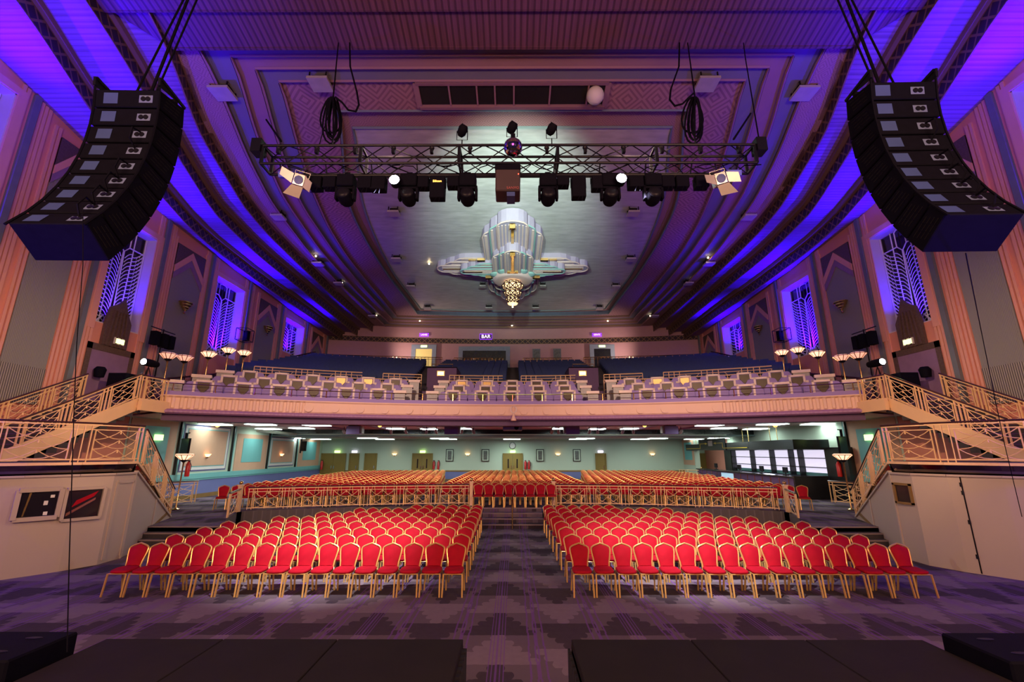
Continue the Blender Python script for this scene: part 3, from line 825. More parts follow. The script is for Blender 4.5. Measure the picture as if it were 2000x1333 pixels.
# ================================================================ SIDE STAIR TOWERS
PZ = 2.65
for s in (-1, 1):
    path = [(WX, 8.3), (14.3, 9.35), (12.9, 10.45), (11.96, 11.5), (11.35, 12.3), (11.02, 13.0), (11.06, 13.76)]
    K = (11.06, 13.76); Lp = (12.35, 17.25)
    t = bpy.data.objects.new('wall_tower_%s' % ('right' if s > 0 else 'left'), None); COL.objects.link(t); t['kind'] = 'structure'
    P = lambda p, z, d=0: (s * (p[0] + d), p[1], z)
    # face with openings
    m = MB()
    def wallseg(a, b, z0, z1, n=1, mi=0): m.quad(P(a, z0), P(b, z0), P(b, z1), P(a, z1), mi)
    segs = list(zip(path, path[1:]))
    openings = {1: None}
    def mixp(a, b, u): return (a[0] + (b[0] - a[0]) * u, a[1] + (b[1] - a[1]) * u)
    nrm = lambda a, b: Vector((-(b[1] - a[1]), (b[0] - a[0]), 0)).normalized()
    for i, (a, b) in enumerate(segs):
        wallseg(a, b, 0, 2.34)
    # outer rim / thickness
    for a, b in segs: m.beam(P(a, 2.32), P(b, 2.32), .1, .05)
    # sloping stair side from K down to Lp
    m.add([P(K, 0), P(Lp, 0), P(Lp, .62), P(K, 2.34)], [(0, 1, 2, 3)])
    obj('wall_face', m, M['cream'], t)
    m = MB()
    m.beam(P(K, 2.36), P(Lp, .66), .1, .05); 
    m.beam(P(mixp(K, Lp, .55), .0), P(mixp(K, Lp, .55), 1.4), .05, .05); m.beam(P(K, 0), P(K, 2.34), .05, .05)
    obj('wall_moulding', m, M['cream'], t)
    m = MB(); m.beam(P(mixp(K, Lp, .45), .3), P(Lp, .3), .08, .12); m.beam(P(mixp(K, Lp, .5), .45), P(Lp, .9), .03, .1); obj('skirting', m, M['woodtrim'], t)
    # mirror band and platform slab
    m = MB()
    for a, b in zip(path, path[1:]): m.quad(P((a[0] + .1, a[1] + .05), 2.34), P((b[0] + .1, b[1] + (0 if b is K else .05)), 2.34), P((b[0] + .02, b[1]), 2.6), P((a[0] + .02, a[1]), 2.6))
    m.add([P((K[0] + .05, K[1]), 2.34), P((Lp[0] + .05, Lp[1]), .64), P((Lp[0] + .0, Lp[1]), .95), P((K[0] + .0, K[1]), 2.62)], [(0, 1, 2, 3)])
    obj('mirror_band', m, M['mirror'], t)
    m = MB(); top = [P(p, PZ) for p in path] + [(s * 11.2, 14.1, PZ), (s * 12.5, 14.1, PZ), (s * WX, 14.1, PZ)]
    m.add(top, [list(range(len(top)))]); bot = [P(p, 2.58) for p in path] + [(s * 11.2, 14.1, 2.58), (s * 12.5, 14.1, 2.58), (s * WX, 14.1, 2.58)]
    m.add(bot, [list(range(len(bot)))[::-1]])
    obj('platform_deck', m, M['stepdark'], t)
    m = MB()
    for a, b in zip(path, path[1:]): m.beam(P(a, 2.615), P(b, 2.615), .05, .07)
    m.beam(P(K, 2.6), P(Lp, .92), .05, .06)
    obj('platform_edge', m, M['creamtrim'], t)
    # openings drawn as real recessed boxes set onto the face
    def face_frame(px, py0, py1):
        pass
    def on_face(px, z):   # intersection of pixel column with path at height z (left-hand geometry mirrored)
        best = None
        for a, b in segs:
            for u in [k / 40 for k in range(41)]:
                q = mixp(a, b, u); X_, Y_ = proj((-q[0], q[1], z)); d = abs(X_ - px)
                if best is None or d < best[0]: best = (d, q, nrm(a, b))
        return best[1], best[2]
    if s < 0:
        for (xa, xb, z0, z1, kind) in ((30, 117, 1.32, 2.0, 'box'), (124, 198, 1.22, 1.98, 'poster')):
            qa, n1 = on_face(xa, 1.7); qb, n2 = on_face(xb, 1.7)
            A = Vector((s * qa[0], qa[1], 0)); B = Vector((s * qb[0], qb[1], 0)); u = (B - A); W = u.length; u.normalize()
            nn = Vector((u.y, -u.x, 0)); 
            if nn.y > 0: nn = -nn
            fr0 = A + nn * .06
            w = thing('wall_opening', {'box': 'square cream-framed window with cables and papers in the cream tower, nearer the stage', 'poster': 'cream-framed dark window in the cream tower, nearer the chairs'}[kind], 'window', fr0)
            zz = Vector((0, 0, 1)); g = MB(); ww = .09
            for (p, q) in (((0, z0), (W, z0)), ((W, z0), (W, z1)), ((W, z1), (0, z1)), ((0, z1), (0, z0))):
                g.beam(u * p[0] + zz * p[1] + nn * .0, u * q[0] + zz * q[1] + nn * .03, .09, .07 if kind == 'poster' else .1, up=zz if p[1] == q[1] else u)
            obj('window_surround', g, M['cream'], w)
            g = MB(); g.quad(zz * z0, u * W + zz * z0, u * W + zz * z1, zz * z1); obj('window_pane', g, M['glassdark'], w)
            if kind == 'box':
                g = MB()
                for (a0, b0, a1, b1) in ((.62, .45, .72, .6), (.66, .1, .76, .22), (.75, .7, .85, .8)): g.quad(*[u * (a * W) + zz * (z0 + b * (z1 - z0)) + nn * .01 for a, b in ((a0, b0), (a1, b0), (a1, b1), (a0, b1))])
                obj('paper_notes', g, M['white'], w)
                g = MB(); g.quad(*[u * (a * W) + zz * (z0 + b * (z1 - z0)) + nn * .01 for a, b in ((.18, .1), (.22, .1), (.3, .9), (.25, .9))]); obj('cable_strip', g, M['gold'], w)
            else:
                g = MB(); g.quad(*[u * (a * W) + zz * (z0 + b * (z1 - z0)) + nn * .01 for a, b in ((.2, .4), (.75, .72), (.85, .9), (.3, .62))]); obj('painted_red_reflection', g, M['red'], w)  # red reflection painted as a flat strip on the pane
                g = MB(); g.quad(*[u * (a * W) + zz * (z0 + b * (z1 - z0)) + nn * .01 for a, b in ((.1, .12), (.8, .6), (.8, .68), (.1, .22))]); obj('gilt_print', g, M['gold'], w)
        # tall panel recess
        qa, n1 = on_face(214, 1.); qb, _ = on_face(258, 1.)
        A = Vector((s * qa[0], qa[1], 0)); B = Vector((s * qb[0], qb[1], 0)); u = (B - A); W = u.length; u.normalize(); nn = Vector((u.y, -u.x, 0)); nn = -nn if nn.y > 0 and nn.x < 0 else nn
        g = MB()
        for (p, q) in (((0, .08), (0, 2.1)), ((W, .08), (W, 2.1)), ((0, 2.1), (W, 2.1))): g.beam(A + u * p[0] + Vector((0, 0, p[1])), A + u * q[0] + Vector((0, 0, q[1])), .06, .1, up=u if p[0] == q[0] else (0, 0, 1))
        obj('panel_moulding', g, M['cream'], t)
    else:
        g = MB()
        for i_ in (2, 3): 
            a, b = segs[i_]; q = mixp(a, b, .5 if i_ == 2 else .75)
            g.beam(P(q, 0.02, -.005), P(q, 2.3, -.005), .012, .03)
        obj('panel_joint', g, M['greyblack'], t)
        g = MB()
        for i_ in (2, 3):
            a, b = segs[i_]; q = mixp(a, b, .5 if i_ == 2 else .75)
            for z in (.4, 1.2, 1.9, 2.1): g.box(P(q, z, -.02), (.03, .05, .1))
        obj('hinge', g, M['dark'], t)
        # small wooden framed hatch on stair side
        q = mixp(K, Lp, .1); q2 = mixp(K, Lp, -.0)
        a, b = segs[5]; A = Vector((s * (b[0]), b[1] - .15, 0)); 
        w = thing('hatch_window', 'small dark hatch window in a wooden frame on the cream tower', 'window', (s * 11.045, 13.4, 0))
        g = MB(); g.bx(-.03, -.005, -.28, .22, 1.55, 2.0); obj('window_pane', g, M['glassdark'], w)
        g = MB()
        for y_ in (-.3, .24): g.bx(-.07, 0, y_ - .03, y_ + .03, 1.5, 2.05)
        for z_ in (1.52, 2.03): g.bx(-.07, 0, -.33, .27, z_ - .03, z_ + .03)
        obj('window_frame', g, M['woodtrim'], w)
    # railings
    rp = [(s * (p[0]), p[1], PZ) for p in path[:-1]] + [(s * K[0], K[1], PZ)]
    railing('platform_railing', 'cream scalloped railing around the tower platform ' + SIDE[s], rp[::-1], 1.02, span=1.62)
    railing('stair_railing', 'cream sloping railing down the small stair to the raised floor ' + SIDE[s], [(s * 11.08, 13.9, PZ - .05), (s * Lp[0], Lp[1], .62)], .98, span=1.6)
    m = MB(); m.tube([(s * 11.3, 14.2, 2.95), (s * 12.25, 16.9, 1.35), (s * 12.1, 16.9, 1.2)], .022, 6)
    # small stair
    t2 = thing('small_staircase', 'small carpeted stair from tower platform to raised floor ' + SIDE[s], 'staircase', (0, 0, 0))
    m = MB(); n = 12; dv = Vector((s * (Lp[0] - K[0]), Lp[1] - K[1] - .34, 0)); rz = math.atan2(dv.y, dv.x)
    for i in range(n):
        c = Vector((s * K[0], K[1] + .34, 0)) + dv * ((i + .5) / n); nn = Vector((s, 0, 0))
        zt = PZ - (i + 1) * (PZ - ZU) / (n + 1)
        c = c + nn * .98; m.box((c.x, c.y, (zt + ZU * .9) / 2), (1.4, .29, zt - ZU * .9))
    obj('treads', m, M['stepdark'], t2)
    # main stair up to the balcony
    y0, y1, z1 = 12.7, 16.8, 4.75; n = 13; xi, xo = 14.0, 16.1
    t3 = thing('balcony_staircase', 'dark carpeted stair with cream sides rising to the balcony ' + SIDE[s], 'staircase', (0, 0, 0))
    m = MB(); nb = MB(); dy = (y1 - y0) / n; dz = (z1 - PZ) / n
    for i in range(n):
        a = y0 + i * dy; m.bx(s * xi, s * xo, a, a + dy + .25, PZ + i * dz - (.25 if i else 0), PZ + (i + 1) * dz)
        nb.bx(s * xi, s * xo, a - .01, a + .03, PZ + (i + 1) * dz - .02, PZ + (i + 1) * dz + .004)
    obj('treads', m, M['stepdark'], t3); obj('nosing_strips', nb, M['purpled'], t3)
    for xx in (xi - .03, xo + .03):
        m = MB(); fr = ((s * xx, 0, 0), (0, 1, 0), (0, 0, 1), (s, 0, 0))
        m.prism([(y0, PZ), (y0 + .4, PZ), (y1, z1 - .35), (y1 + .1, z1 - .35), (y1 + .1, z1 + .12), (y1, z1 + .12), (y0, PZ + .3)], fr, .06)
        obj('stringer', m, M['creamtrim'], t3)
    # landing joined to the balcony
    m = MB(); m.bx(s * 13.9, s * WX, 16.8, 19.6, 4.5, 4.75); m.bx(s * 13.75, s * 13.9, 16.75, 18.1, 4.42, 4.85); struct('floor_landing', m, M['creamtrim'])
    railing('stair_railing', 'cream sloping railing on the hall side of the balcony stair ' + SIDE[s], [(s * xi, y0 + .25, PZ + .25), (s * xi, y1, z1 + .12)], .92, span=1.35)
    railing('stair_railing', 'cream sloping railing on the wall side of the balcony stair ' + SIDE[s], [(s * (xo - .05), y0 + .25, PZ + .25), (s * (xo - .05), y1, z1 + .12)], .92, span=1.35)
    railing('landing_railing', 'short cream scalloped railing at the top of the balcony stair ' + SIDE[s], [(s * xi, y1 + .05, z1 + .05), (s * 13.85, 18.0, z1 + .05)], .95, span=1.3)
def mtext(name, s_, loc, size, m_, parent=None, ext=.004, rot=(PI / 2, 0, 0)):
    c = bpy.data.curves.new('lettering_curve', 'FONT'); c.body = s_; c.size = size; c.extrude = ext; c.align_x = 'CENTER'; c.align_y = 'CENTER'; c.resolution_u = 2
    o = bpy.data.objects.new('tmp', c); COL.objects.link(o); dg = bpy.context.evaluated_depsgraph_get(); dg.update()
    me = bpy.data.meshes.new_from_object(o.evaluated_get(dg)); bpy.data.objects.remove(o); me.materials.clear(); me.materials.append(m_)
    q = bpy.data.objects.new(name, me); COL.objects.link(q); q.location = loc; q.rotation_euler = rot
    if parent: q.parent = parent
    return q
# ================================================================ BALCONY
BC = -4.5
def bp(R, a, z): return (R * math.sin(a), BC + R * math.cos(a), z)
def amax(R, X): return math.asin(min(.999, X / R))
def ang_at(px, R, z):
    lo, hi = -1.0, 1.0
    for _ in range(50):
        m = (lo + hi) / 2
        if proj(bp(R, m, z))[0] < px: lo = m
        else: hi = m
    return lo
def arcblock(mb, R0, R1, a0, a1, z0, z1, n=40, X=None, mi=0):
    """solid between two radii; optional clip |x| <= X"""
    rows = {k: [] for k in 'abcd'}
    for i in range(n + 1):
        a = a0 + (a1 - a0) * i / n
        for k, R, z in (('a', R0, z0), ('b', R0, z1), ('c', R1, z1), ('d', R1, z0)):
            aa = a
            if X:
                am = amax(R, X); aa = max(-am, min(am, a))
            rows[k].append(bp(R, aa, z))
    mb.loft([rows['a'], rows['b'], rows['c'], rows['d'], rows['a']], mi)
    for e in (0, -1): mb.add([rows[k][e] for k in 'abcd'], [(0, 1, 2, 3)], mi)
R0 = 26.5; A0 = amax(R0, 14.0)
# slab underside and deck tiers
m = MB()
am = 1.2
tiers_ = [(26.6, 27.45, 4.75, 14.0), (27.45, 28.65, 4.85, 14.2), (28.65, 29.85, 5.3, 14.8), (29.85, 31.0, 5.75, 16.4), (31.0, 32.3, 6.35, 16.4)]
for (ra, rb, z, X_) in tiers_: arcblock(m, ra, rb, -am, am, z - .6, z, 48, X_)
struct('floor_balcony_tiers', m, M['purpled'])
# rake under the blue seats
RK0, RKN, RKP = 32.3, 12, .86
m = MB()
for k in range(RKN): arcblock(m, RK0 + k * RKP, RK0 + (k + 1) * RKP, -am, am, 4.9 + k * .27, 6.75 + k * .27, 40, 16.45)
rk_end = RK0 + RKN * RKP; zr = 6.75 + RKN * .27
arcblock(m, rk_end, 50, -am, am, zr - 1, zr, 40, 16.45)
struct('floor_balcony_rake', m, M['stepdark'])
# soffit: front zone z 4.42, beam, rear zone z 4.02
m = MB(); n = 48
fr = [bp(R0, -A0 + 2 * A0 * i / n, 4.42) for i in range(n + 1)]; bk = [(-14 + 28 * i / n, 31.5, 4.42) for i in range(n + 1)]
m.loft([fr, bk])
for s in (-1, 1): m.add([(s * 14, 17.9, 4.42), (s * WX, 19.6, 4.42), (s * WX, 31.5, 4.42), (s * 14, 31.5, 4.42)], [(0, 1, 2, 3)])
m.bx(-WX, WX, 31.5, 31.55, 4.42, 4.6)
struct('ceiling_under_balcony', m, mat('mauve_brown_soffit', (.62, .45, .42), .7, var=.06))
m = MB(); m.bx(-WX, WX, 31.5, 31.9, 4.0, 4.42); struct('trim_28', m, M['dark'])
m = MB(); m.bx(-WX, WX, 31.4, 31.52, 3.97, 4.07); struct('trim_29', m, M['tealline'])
m = MB(); m.bx(-WX, WX, 31.9, 40, 4.02, 4.1); struct('ceiling_under_balcony', m, mat('pale_mint_soffit', (.4, .44, .4), .7, var=.05))
# ribs across the front soffit
m = MB()
for x in (-11, -8.2, -5.4, -2.7, 2.7, 5.4, 8.2, 11): m.bx(x - .12, x + .12, 22.5, 31.5, 4.34, 4.42)
struct('trim_30', m, M['purple2'])
# rim
m = MB(); rows = []
for zz, rr in ((4.40, .10), (4.40, -.14), (4.46, -.22), (4.53, -.22), (4.6, -.12), (4.62, .1)):
    rows.append([bp(R0 + rr + (.012 if k % 2 else 0), -A0 + 2 * A0 * k / 360, zz) for k in range(361)])
m.loft(rows); struct('trim_31', m, M['purple2'])
# fascia with vertical flutes at the ends and roundels in the middle
m = MB(); N = 720; rows = []
for zz, rr in ((4.6, -.0), (4.66, -.05), (5.06, -.05), (5.12, -.1), (5.16, -.1), (5.16, .15)):
    row = []
    for k in range(N + 1):
        a = -A0 + 2 * A0 * k / N; fl = .045 * (1 if (a * R0 / .26) % 1 < .5 else 0)
        row.append(bp(R0 + rr + (fl if 4.65 < zz < 5.1 and abs(a) > .36 else 0), a, zz))
    rows.append(row)
m.loft(rows)
for e in (-1, 1): m.add([bp(R0 - .1, e * A0, 4.6), bp(R0 - .1, e * A0, 5.16), bp(R0 + .5, e * A0, 5.16), bp(R0 + .5, e * A0, 4.6)], [(0, 1, 2, 3)])
fas = struct('trim_32', m, M['fascia'])
for k in range(18):
    a = (k - 8.5) * .0415; c = Vector(bp(R0 - .05, a, 4.85)); n_ = Vector((-math.sin(a), -math.cos(a), 0)); u_ = Vector((math.cos(a), -math.sin(a), 0))
    g = MB(); g.prism([(.19 * math.cos(2 * PI * j / 18), .19 * math.sin(2 * PI * j / 18)) for j in range(18)], (c, u_, (0, 0, 1), n_), .055)
    obj('roundel', g, M['fascia'], fas)
    g = MB()
    for d in (-.0175, .0175): pass
    for d in (-.022, -.018): g.beam(bp(R0 - .06, a + d, 4.66), bp(R0 - .06, a + d, 5.05), .05, .03, up=n_)
    obj('flute', g, M['fascia'], fas)
m = MB(); arcblock(m, R0 + .12, R0 + .3, -A0, A0, 5.05, 5.34, 60); struct('trim_33', m, M['purple'])
# brass front rail
t = thing('balcony_rail', 'slim brass rail on posts along the whole balcony front', 'railing', (0, 0, 0))
m = MB(); m.tube([bp(R0 + .2, -A0 + 2 * A0 * k / 80, 5.66) for k in range(81)], .024, 6); obj('handrail', m, M['gold'], t, smooth=True)
for k in range(21):
    a = -A0 + .01 + (2 * A0 - .02) * k / 20; g = MB(); g.tube([bp(R0 + .2, a, 5.3), bp(R0 + .2, a, 5.66)], .028, 6); g.tube([bp(R0 + .2, a, 5.3), bp(R0 + .2, a, 5.42)], .04, 6); obj('post', g, M['gold'], t, smooth=True)
# booths
SH = {1: ([397.5, 475.5, 546, 613, 676.5, 738.6], [884.5, 941.5, 998, 1052.5, 1109.5]),
      2: ([447, 516, 580.5, 642, 700.5, 756], [895.6, 948.4, 1000, 1051.6, 1103]),
      3: ([488, 550, 610.5, 666, 719, 772.5], [901.6, 951.4, 1000, 1048, 1099])}
TR = {1: (27.4, 4.75, 5.88), 2: (28.6, 5.2, 6.34), 3: (29.8, 5.65, 6.8)}
TN = {1: 'front', 2: 'middle', 3: 'back'}
def booth(R, a, w, z0, z1, label, group, tier, gold):
    t = thing('booth_front', label, 'booth front', bp(R, a, z0), -a, group); h = z1 - z0; ww = w / 2 - .01
    fr = ((0, .0, 0), (1, 0, 0), (0, 0, 1), (0, 1, 0))
    m = MB(); c = .12; c2 = .22
    pl = [(-ww, 0), (ww, 0), (ww, h - c2), (ww - .05, h - c2 + .06), (ww - .12, h - .03), (ww - .2, h), (-ww + .2, h), (-ww + .12, h - .03), (-ww + .05, h - c2 + .06), (-ww, h - c2)]
    m.prism(pl, fr, .12); obj('panel', m, M['purple'], t, bevel=.01)
    m = MB()
    fw = .30
    top = h + .08
    if tier == 1:
        m.bx(-fw - .08, fw + .08, -.05, -.003, top - .09, top); m.bx(-fw - .08, -fw + .01, -.05, -.003, .12, top); m.bx(fw - .01, fw + .08, -.05, -.003, .12, top)
    else:
        b = top - .36
        m.bx(-fw - .02, fw + .02, -.05, -.003, top - .09, top)
        for e in (-1, 1):
            m.bx(e * (fw - .06), e * (fw + .03), -.05, -.003, b, top); m.bx(e * (fw + .0), e * (fw + .14), -.05, -.003, b - .02, b + .07); m.bx(e * (fw + .07), e * (fw + .14), -.05, -.003, b - .25, b)
    obj('frame', m, M['frameivory'], t)
    m = MB(); s_ = .22; m.prism([(-s_, top - .12), (s_, top - .12), (s_, top - .34), (0, top - .6), (-s_, top - .34)][::-1], ((0, -.08, 0), (1, 0, 0), (0, 0, 1), (0, 1, 0)), .03)
    obj('shield', m, M['shield_dark'] if not gold else M['shield_bright'], t, bevel=.004)
    if tier > 1:
        m = MB(); m.sphere((ww - .16, -.1, .42), .085, 8, sz=1.3); m.bx(ww - .2, ww - .12, -.08, -.0, .38, .56); obj('lamp_shade', m, M['indigo'], t)
    return t
for tier in (1, 2, 3):
    R, z0, z1 = TR[tier]
    L, Cn = SH[tier]
    la = [ang_at(p, R, z1 - .2) for p in L]; ca = [ang_at(p, R, z1 - .2) for p in Cn]
    dw = (la[-1] - la[0]) / 5 * R; dc = (ca[-1] - ca[0]) / 4 * R
    for k, a in enumerate(la):
        for s in (-1, 1):
            booth(R, s * -a, dw, z0, z1, 'lilac booth front with shield, %s from the pillars, %s tier %s' % (ORD[6 - k], TN[tier], SIDE[s]), 'lilac booth fronts in the %s tier' % TN[tier], tier, (k in (3, 4) and tier == 3))
    for k, a in enumerate(ca):
        booth(R, a, dc, z0, z1, 'lilac booth front with shield, %s from the bar side, %s tier, centre' % (ORD[5 - k], TN[tier]), 'lilac booth fronts in the %s tier' % TN[tier], tier, (k in (0, 1) and tier == 3))
    # pedestals at the section ends
    for (a, e) in ((ca[0] - (dc / 2 + .3) / R, 0), (la[-1] + (dw / 2 + .3) / R, 1), (la[0] - (dw / 2 + .35) / R, 2)):
        for s in (-1, 1):
            aa = a if s < 0 else -a; c = bp(R, aa, z0)
            w = .26 if e < 2 else .34
            t = thing('marble_pedestal', 'marble pedestal %s, %s tier, %s' % (['beside the centre booths', 'at the inner end of side booths', 'under the standing lamps'][e], TN[tier], SIDE[s]), 'pedestal', c, -aa, 'marble pedestals between the booths')
            g = MB(); g.bx(-w, w, -.1, .35, 0, (z1 - z0) - .14); obj('block', g, M['stone'], t)
            g = MB(); g.bx(-w - .05, w + .05, -.16, .4, (z1 - z0) - .14, (z1 - z0)); obj('cap', g, M['frameivory'], t)
# torchieres on the outer end
TOR = [(330, 692), (361.5, 697), (408.5, 690), (447, 683), (477.5, 688)]
def torchiere(loc, h, label, group, lit='e_tor', r=.33):
    t = thing('standing_torchiere', label, 'standing lamp', loc, 0, group)
    m = MB(); m.lathe([(.14, 0), (.15, .04), (.05, .08), (.03, .12), (.026, h - .35), (.05, h - .3)], (0, 0, 0), 10); obj('pole', m, M['gold'], t, smooth=True)
    m = MB(); m.lathe([(.05, h - .3), (.13, h - .24), (.14, h - .2)], (0, 0, 0), 12); obj('cup', m, M['blackm'], t, smooth=True)
    m = MB()
    for k in range(10):
        a = 2 * PI * k / 10; a2 = 2 * PI * (k + .86) / 10
        m.quad(*[(rr * math.cos(q), rr * math.sin(q), zz) for rr, q, zz in ((.14, a, h - .2), (.14, a2, h - .2), (r, a2, h), (r, a, h))])
        m.quad(*[(rr * math.cos(q), rr * math.sin(q), zz) for rr, q, zz in ((r, a, h), (r, a2, h), (r * .8, a2, h + .045), (r * .8, a, h + .045))])
    obj('lamp_bowl', m, M[lit], t)
    m = MB()
    for k in range(10):
        a = 2 * PI * (k + .93) / 10; m.beam((.14 * math.cos(a), .14 * math.sin(a), h - .2), (r * math.cos(a), r * math.sin(a), h), .025, .02)
    m.tube([(r * math.cos(2 * PI * k / 16), r * math.sin(2 * PI * k / 16), h) for k in range(16)], .012, 4, closed=True)
    obj('bowl_rim', m, M['gold'], t); return t
TRR = [(27.2, 4.75), (28.0, 4.85), (28.7, 5.3), (30.2, 5.75), (30.8, 6.35)]
for k, ((px, py), (R, zb)) in enumerate(zip(TOR, TRR)):
    # find height so that top sits on the pixel
    a = ang_at(px, R, 7.4)
    y_ = bp(R, a, 0)[1]; zt = at_y(px, py, y_).z; a = ang_at(px, R, zt)
    for s in (-1, 1):
        aa = a if s < 0 else -a; b0 = bp(R, aa, zb)
        torchiere(b0, zt - zb, 'glowing brass torchiere, %s from the stair landing, balcony %s' % (ORD[k + 1], SIDE[s]), 'torchieres at the balcony ends', 'e_tor' if k > 1 else 'e_torlow')
# lattice railings behind the booths: simple bars, one thing per run
def lattice(pts, h, label, group=None, per=.28, name='lattice_railing', m_=None, diag=True):
    root = thing(name, label, 'railing', pts[0], 0, group); O = Vector(pts[0]); pts = [Vector(p) - O for p in pts]; mm = m_ or M['creamsatin']
    m = MB(); m.tube([p + Vector((0, 0, h)) for p in pts], .03, 4); m.tube([p + Vector((0, 0, h - .16)) for p in pts], .02, 4); m.tube([p + Vector((0, 0, .1)) for p in pts], .02, 4); obj('rail_bars', m, mm, root)
    cum = [0]
    for a, b in zip(pts, pts[1:]): cum.append(cum[-1] + (b - a).length)
    T = cum[-1]; n = max(2, int(T / per))
    def at(d):
        for i in range(len(pts) - 1):
            if d <= cum[i + 1] + 1e-6: return pts[i].lerp(pts[i + 1], (d - cum[i]) / max(1e-6, cum[i + 1] - cum[i]))
        return pts[-1]
    m = MB()
    k = 0
    while k <= n:
        p = at(T * k / n)
        if k % 7 in (0, 1, 2, 3) or not diag:
            m.beam(p, p + Vector((0, 0, h)), .035, .02); k += 1
        else:
            q = at(T * min(n, k + 2.6) / n); m.beam(p + Vector((0, 0, .1)), q + Vector((0, 0, h - .16)), .018, .018); m.beam(q + Vector((0, 0, .1)), p + Vector((0, 0, h - .16)), .018, .018); k += 3
    obj('balusters', m, mm, root); return root
def run(px0, px1, R, z):
    a0, a1 = ang_at(px0, R, z), ang_at(px1, R, z); return [bp(R, a0 + (a1 - a0) * i / 12, z) for i in range(13)]
for j, (R, z, h, spans) in enumerate(((30.9, 5.85, 1.12, ((470, 822), (862, 1140))), (31.2, 6.35, 1.0, ((492, 705), (746, 822), (877, 982), (1018, 1125))))):
    for i, (x0, x1) in enumerate(spans):
        pts = run(x0, x1, R, z)
        mid = x0 > 840
        if mid: lattice(pts, h, ['long low cream lattice railing behind the centre booths', '', ][0] if j == 0 else 'short upper cream lattice railing beside the balcony steps, ' + ('away from the bar side' if x0 < 1000 else 'toward the bar side'), 'lattice railings behind the booths')
        else:
            for s in (-1, 1):
                pp = pts if s < 0 else [(-p[0], p[1], p[2]) for p in pts[::-1]]
                lattice(pp, h, ['long low cream lattice railing behind the side booths', 'long upper cream lattice railing below the blue seats', 'short upper cream lattice railing by the purple exit box'][0 if j == 0 else (1 if i == 0 else 2)] + ' ' + SIDE[s], 'lattice railings behind the booths')
# vomitory boxes
for s in (-1, 1):
    t = thing('exit_box', 'purple stairway box with lit sign among the blue seats ' + SIDE[s], 'exit entrance', (s * 4.35, 27.3, 6.0), 0, 'purple stairway boxes')
    m = MB(); m.bx(-.75, .75, 0, .15, 0, 2.0); m.bx(-.9, -.75, 0, 2.2, 0, 2.0); m.bx(.75, .9, 0, 2.2, 0, 2.0); m.bx(-.9, .9, 0, 2.2, 1.95, 2.0)
    obj('walls', m, M['purpled'], t)
    m = MB(); m.bx(-.25, .12, -.04, 0, 1.5, 1.72); obj('exit_sign', m, M['e_sign'], t)
    m = MB(); m.bx(-.3, .17, -.02, 0, 1.45, 1.77); obj('sign_backplate', m, M['gold'], t)
    m = MB(); m.tube([(-.65, .1, 2.0), (-.65, .1, 2.2), (.65, .1, 2.2), (.65, .1, 2.0)], .025, 5); obj('top_rail', m, M['gold'], t)
# blue seats
sb = MB()
sb.box((0, .22, .54), (.46, .08, .58), rx=-.15); sb.box((0, .0, .42), (.44, .44, .1)); 
for e in (-1, 1): sb.bx(e * .24 - .02, e * .24 + .02, -.2, .25, 0, .62)
seat0 = None; blue = MB(); cnt = 0
sections = [(-1, 15.9, 5.9, 1), (-1, 4.85, .75, 0), (1, .75, 4.85, 0), (1, 5.9, 15.9, 1)]
bl = []
for r in range(RKN):
    R = RK0 + r * RKP + .35; z = 6.75 + r * .27
    for s in (-1, 1):
        for sec, (x0, x1) in (('inner', (.7, 5.1 + r * .06)), ('outer', (6.5 + r * .09, 15.9))):
            a = math.asin(x0 / R); i = 0
            while True:
                aa = a + i * .53 / R
                if R * math.sin(aa) > x1 or R * math.sin(aa) > 15.9: break
                i += 1
                if sec == 'inner' and r < 2 and 3.1 < R * math.sin(aa) < 5.6: continue
                bl.append((r, R, s * aa, z, s, sec, i))
NB = 300
for k, (r, R, a, z, s, sec, i) in enumerate(bl):
    p = bp(R, a, z)
    if k < NB:
        lab = 'blue balcony seat, %s from the aisle, %s row of %s block %s' % (ORD[min(i, 30)], ORD[r + 1], sec, SIDE[s])
        if seat0 is None:
            seat0 = obj('theatre_chair', sb, M['blueseat'], loc=p); o = seat0; pass
        else:
            o = seat0.copy(); COL.objects.link(o); o.location = p
        o.rotation_euler = (0, 0, -a); tag(o, lab, 'seat', 'blue balcony seats, %s block %s' % (sec, SIDE[s]))
    else:
        c, s_ = math.cos(-a), math.sin(-a); o_ = len(blue.v)
        blue.v += [(p[0] + x * c - y * s_, p[1] + x * s_ + y * c, p[2] + zz) for x, y, zz in sb.v]
        blue.f += [[q + o_ for q in f_] for f_ in sb.f]; blue.m += sb.m
tag(obj('balcony_seat_rows', blue, M['blueseat']), 'upper rows of navy blue seats rising to the rear of the balcony', 'seats', kind='stuff')
# aisle steps and seat ends
for j, (xa, lab) in enumerate(((0, 'dark steps climbing between the blue seats in the middle'), (-1, 'dark steps climbing between blue seat blocks opposite the bar side'), (1, 'dark steps climbing between blue seat blocks on the bar side'))):
    m = MB()
    for r in range(RKN * 2):
        R = RK0 + r * RKP / 2; z = 6.75 + r * .135; x = (5.75 + r * .04) * xa
        p = bp(R, math.asin(x / R) if xa else 0, z); m.box((p[0], p[1] + .2, z - .05), (1.1, .42, .14))
    tag(obj('aisle_steps', m, M['stepdark'], loc=None), lab, 'steps')
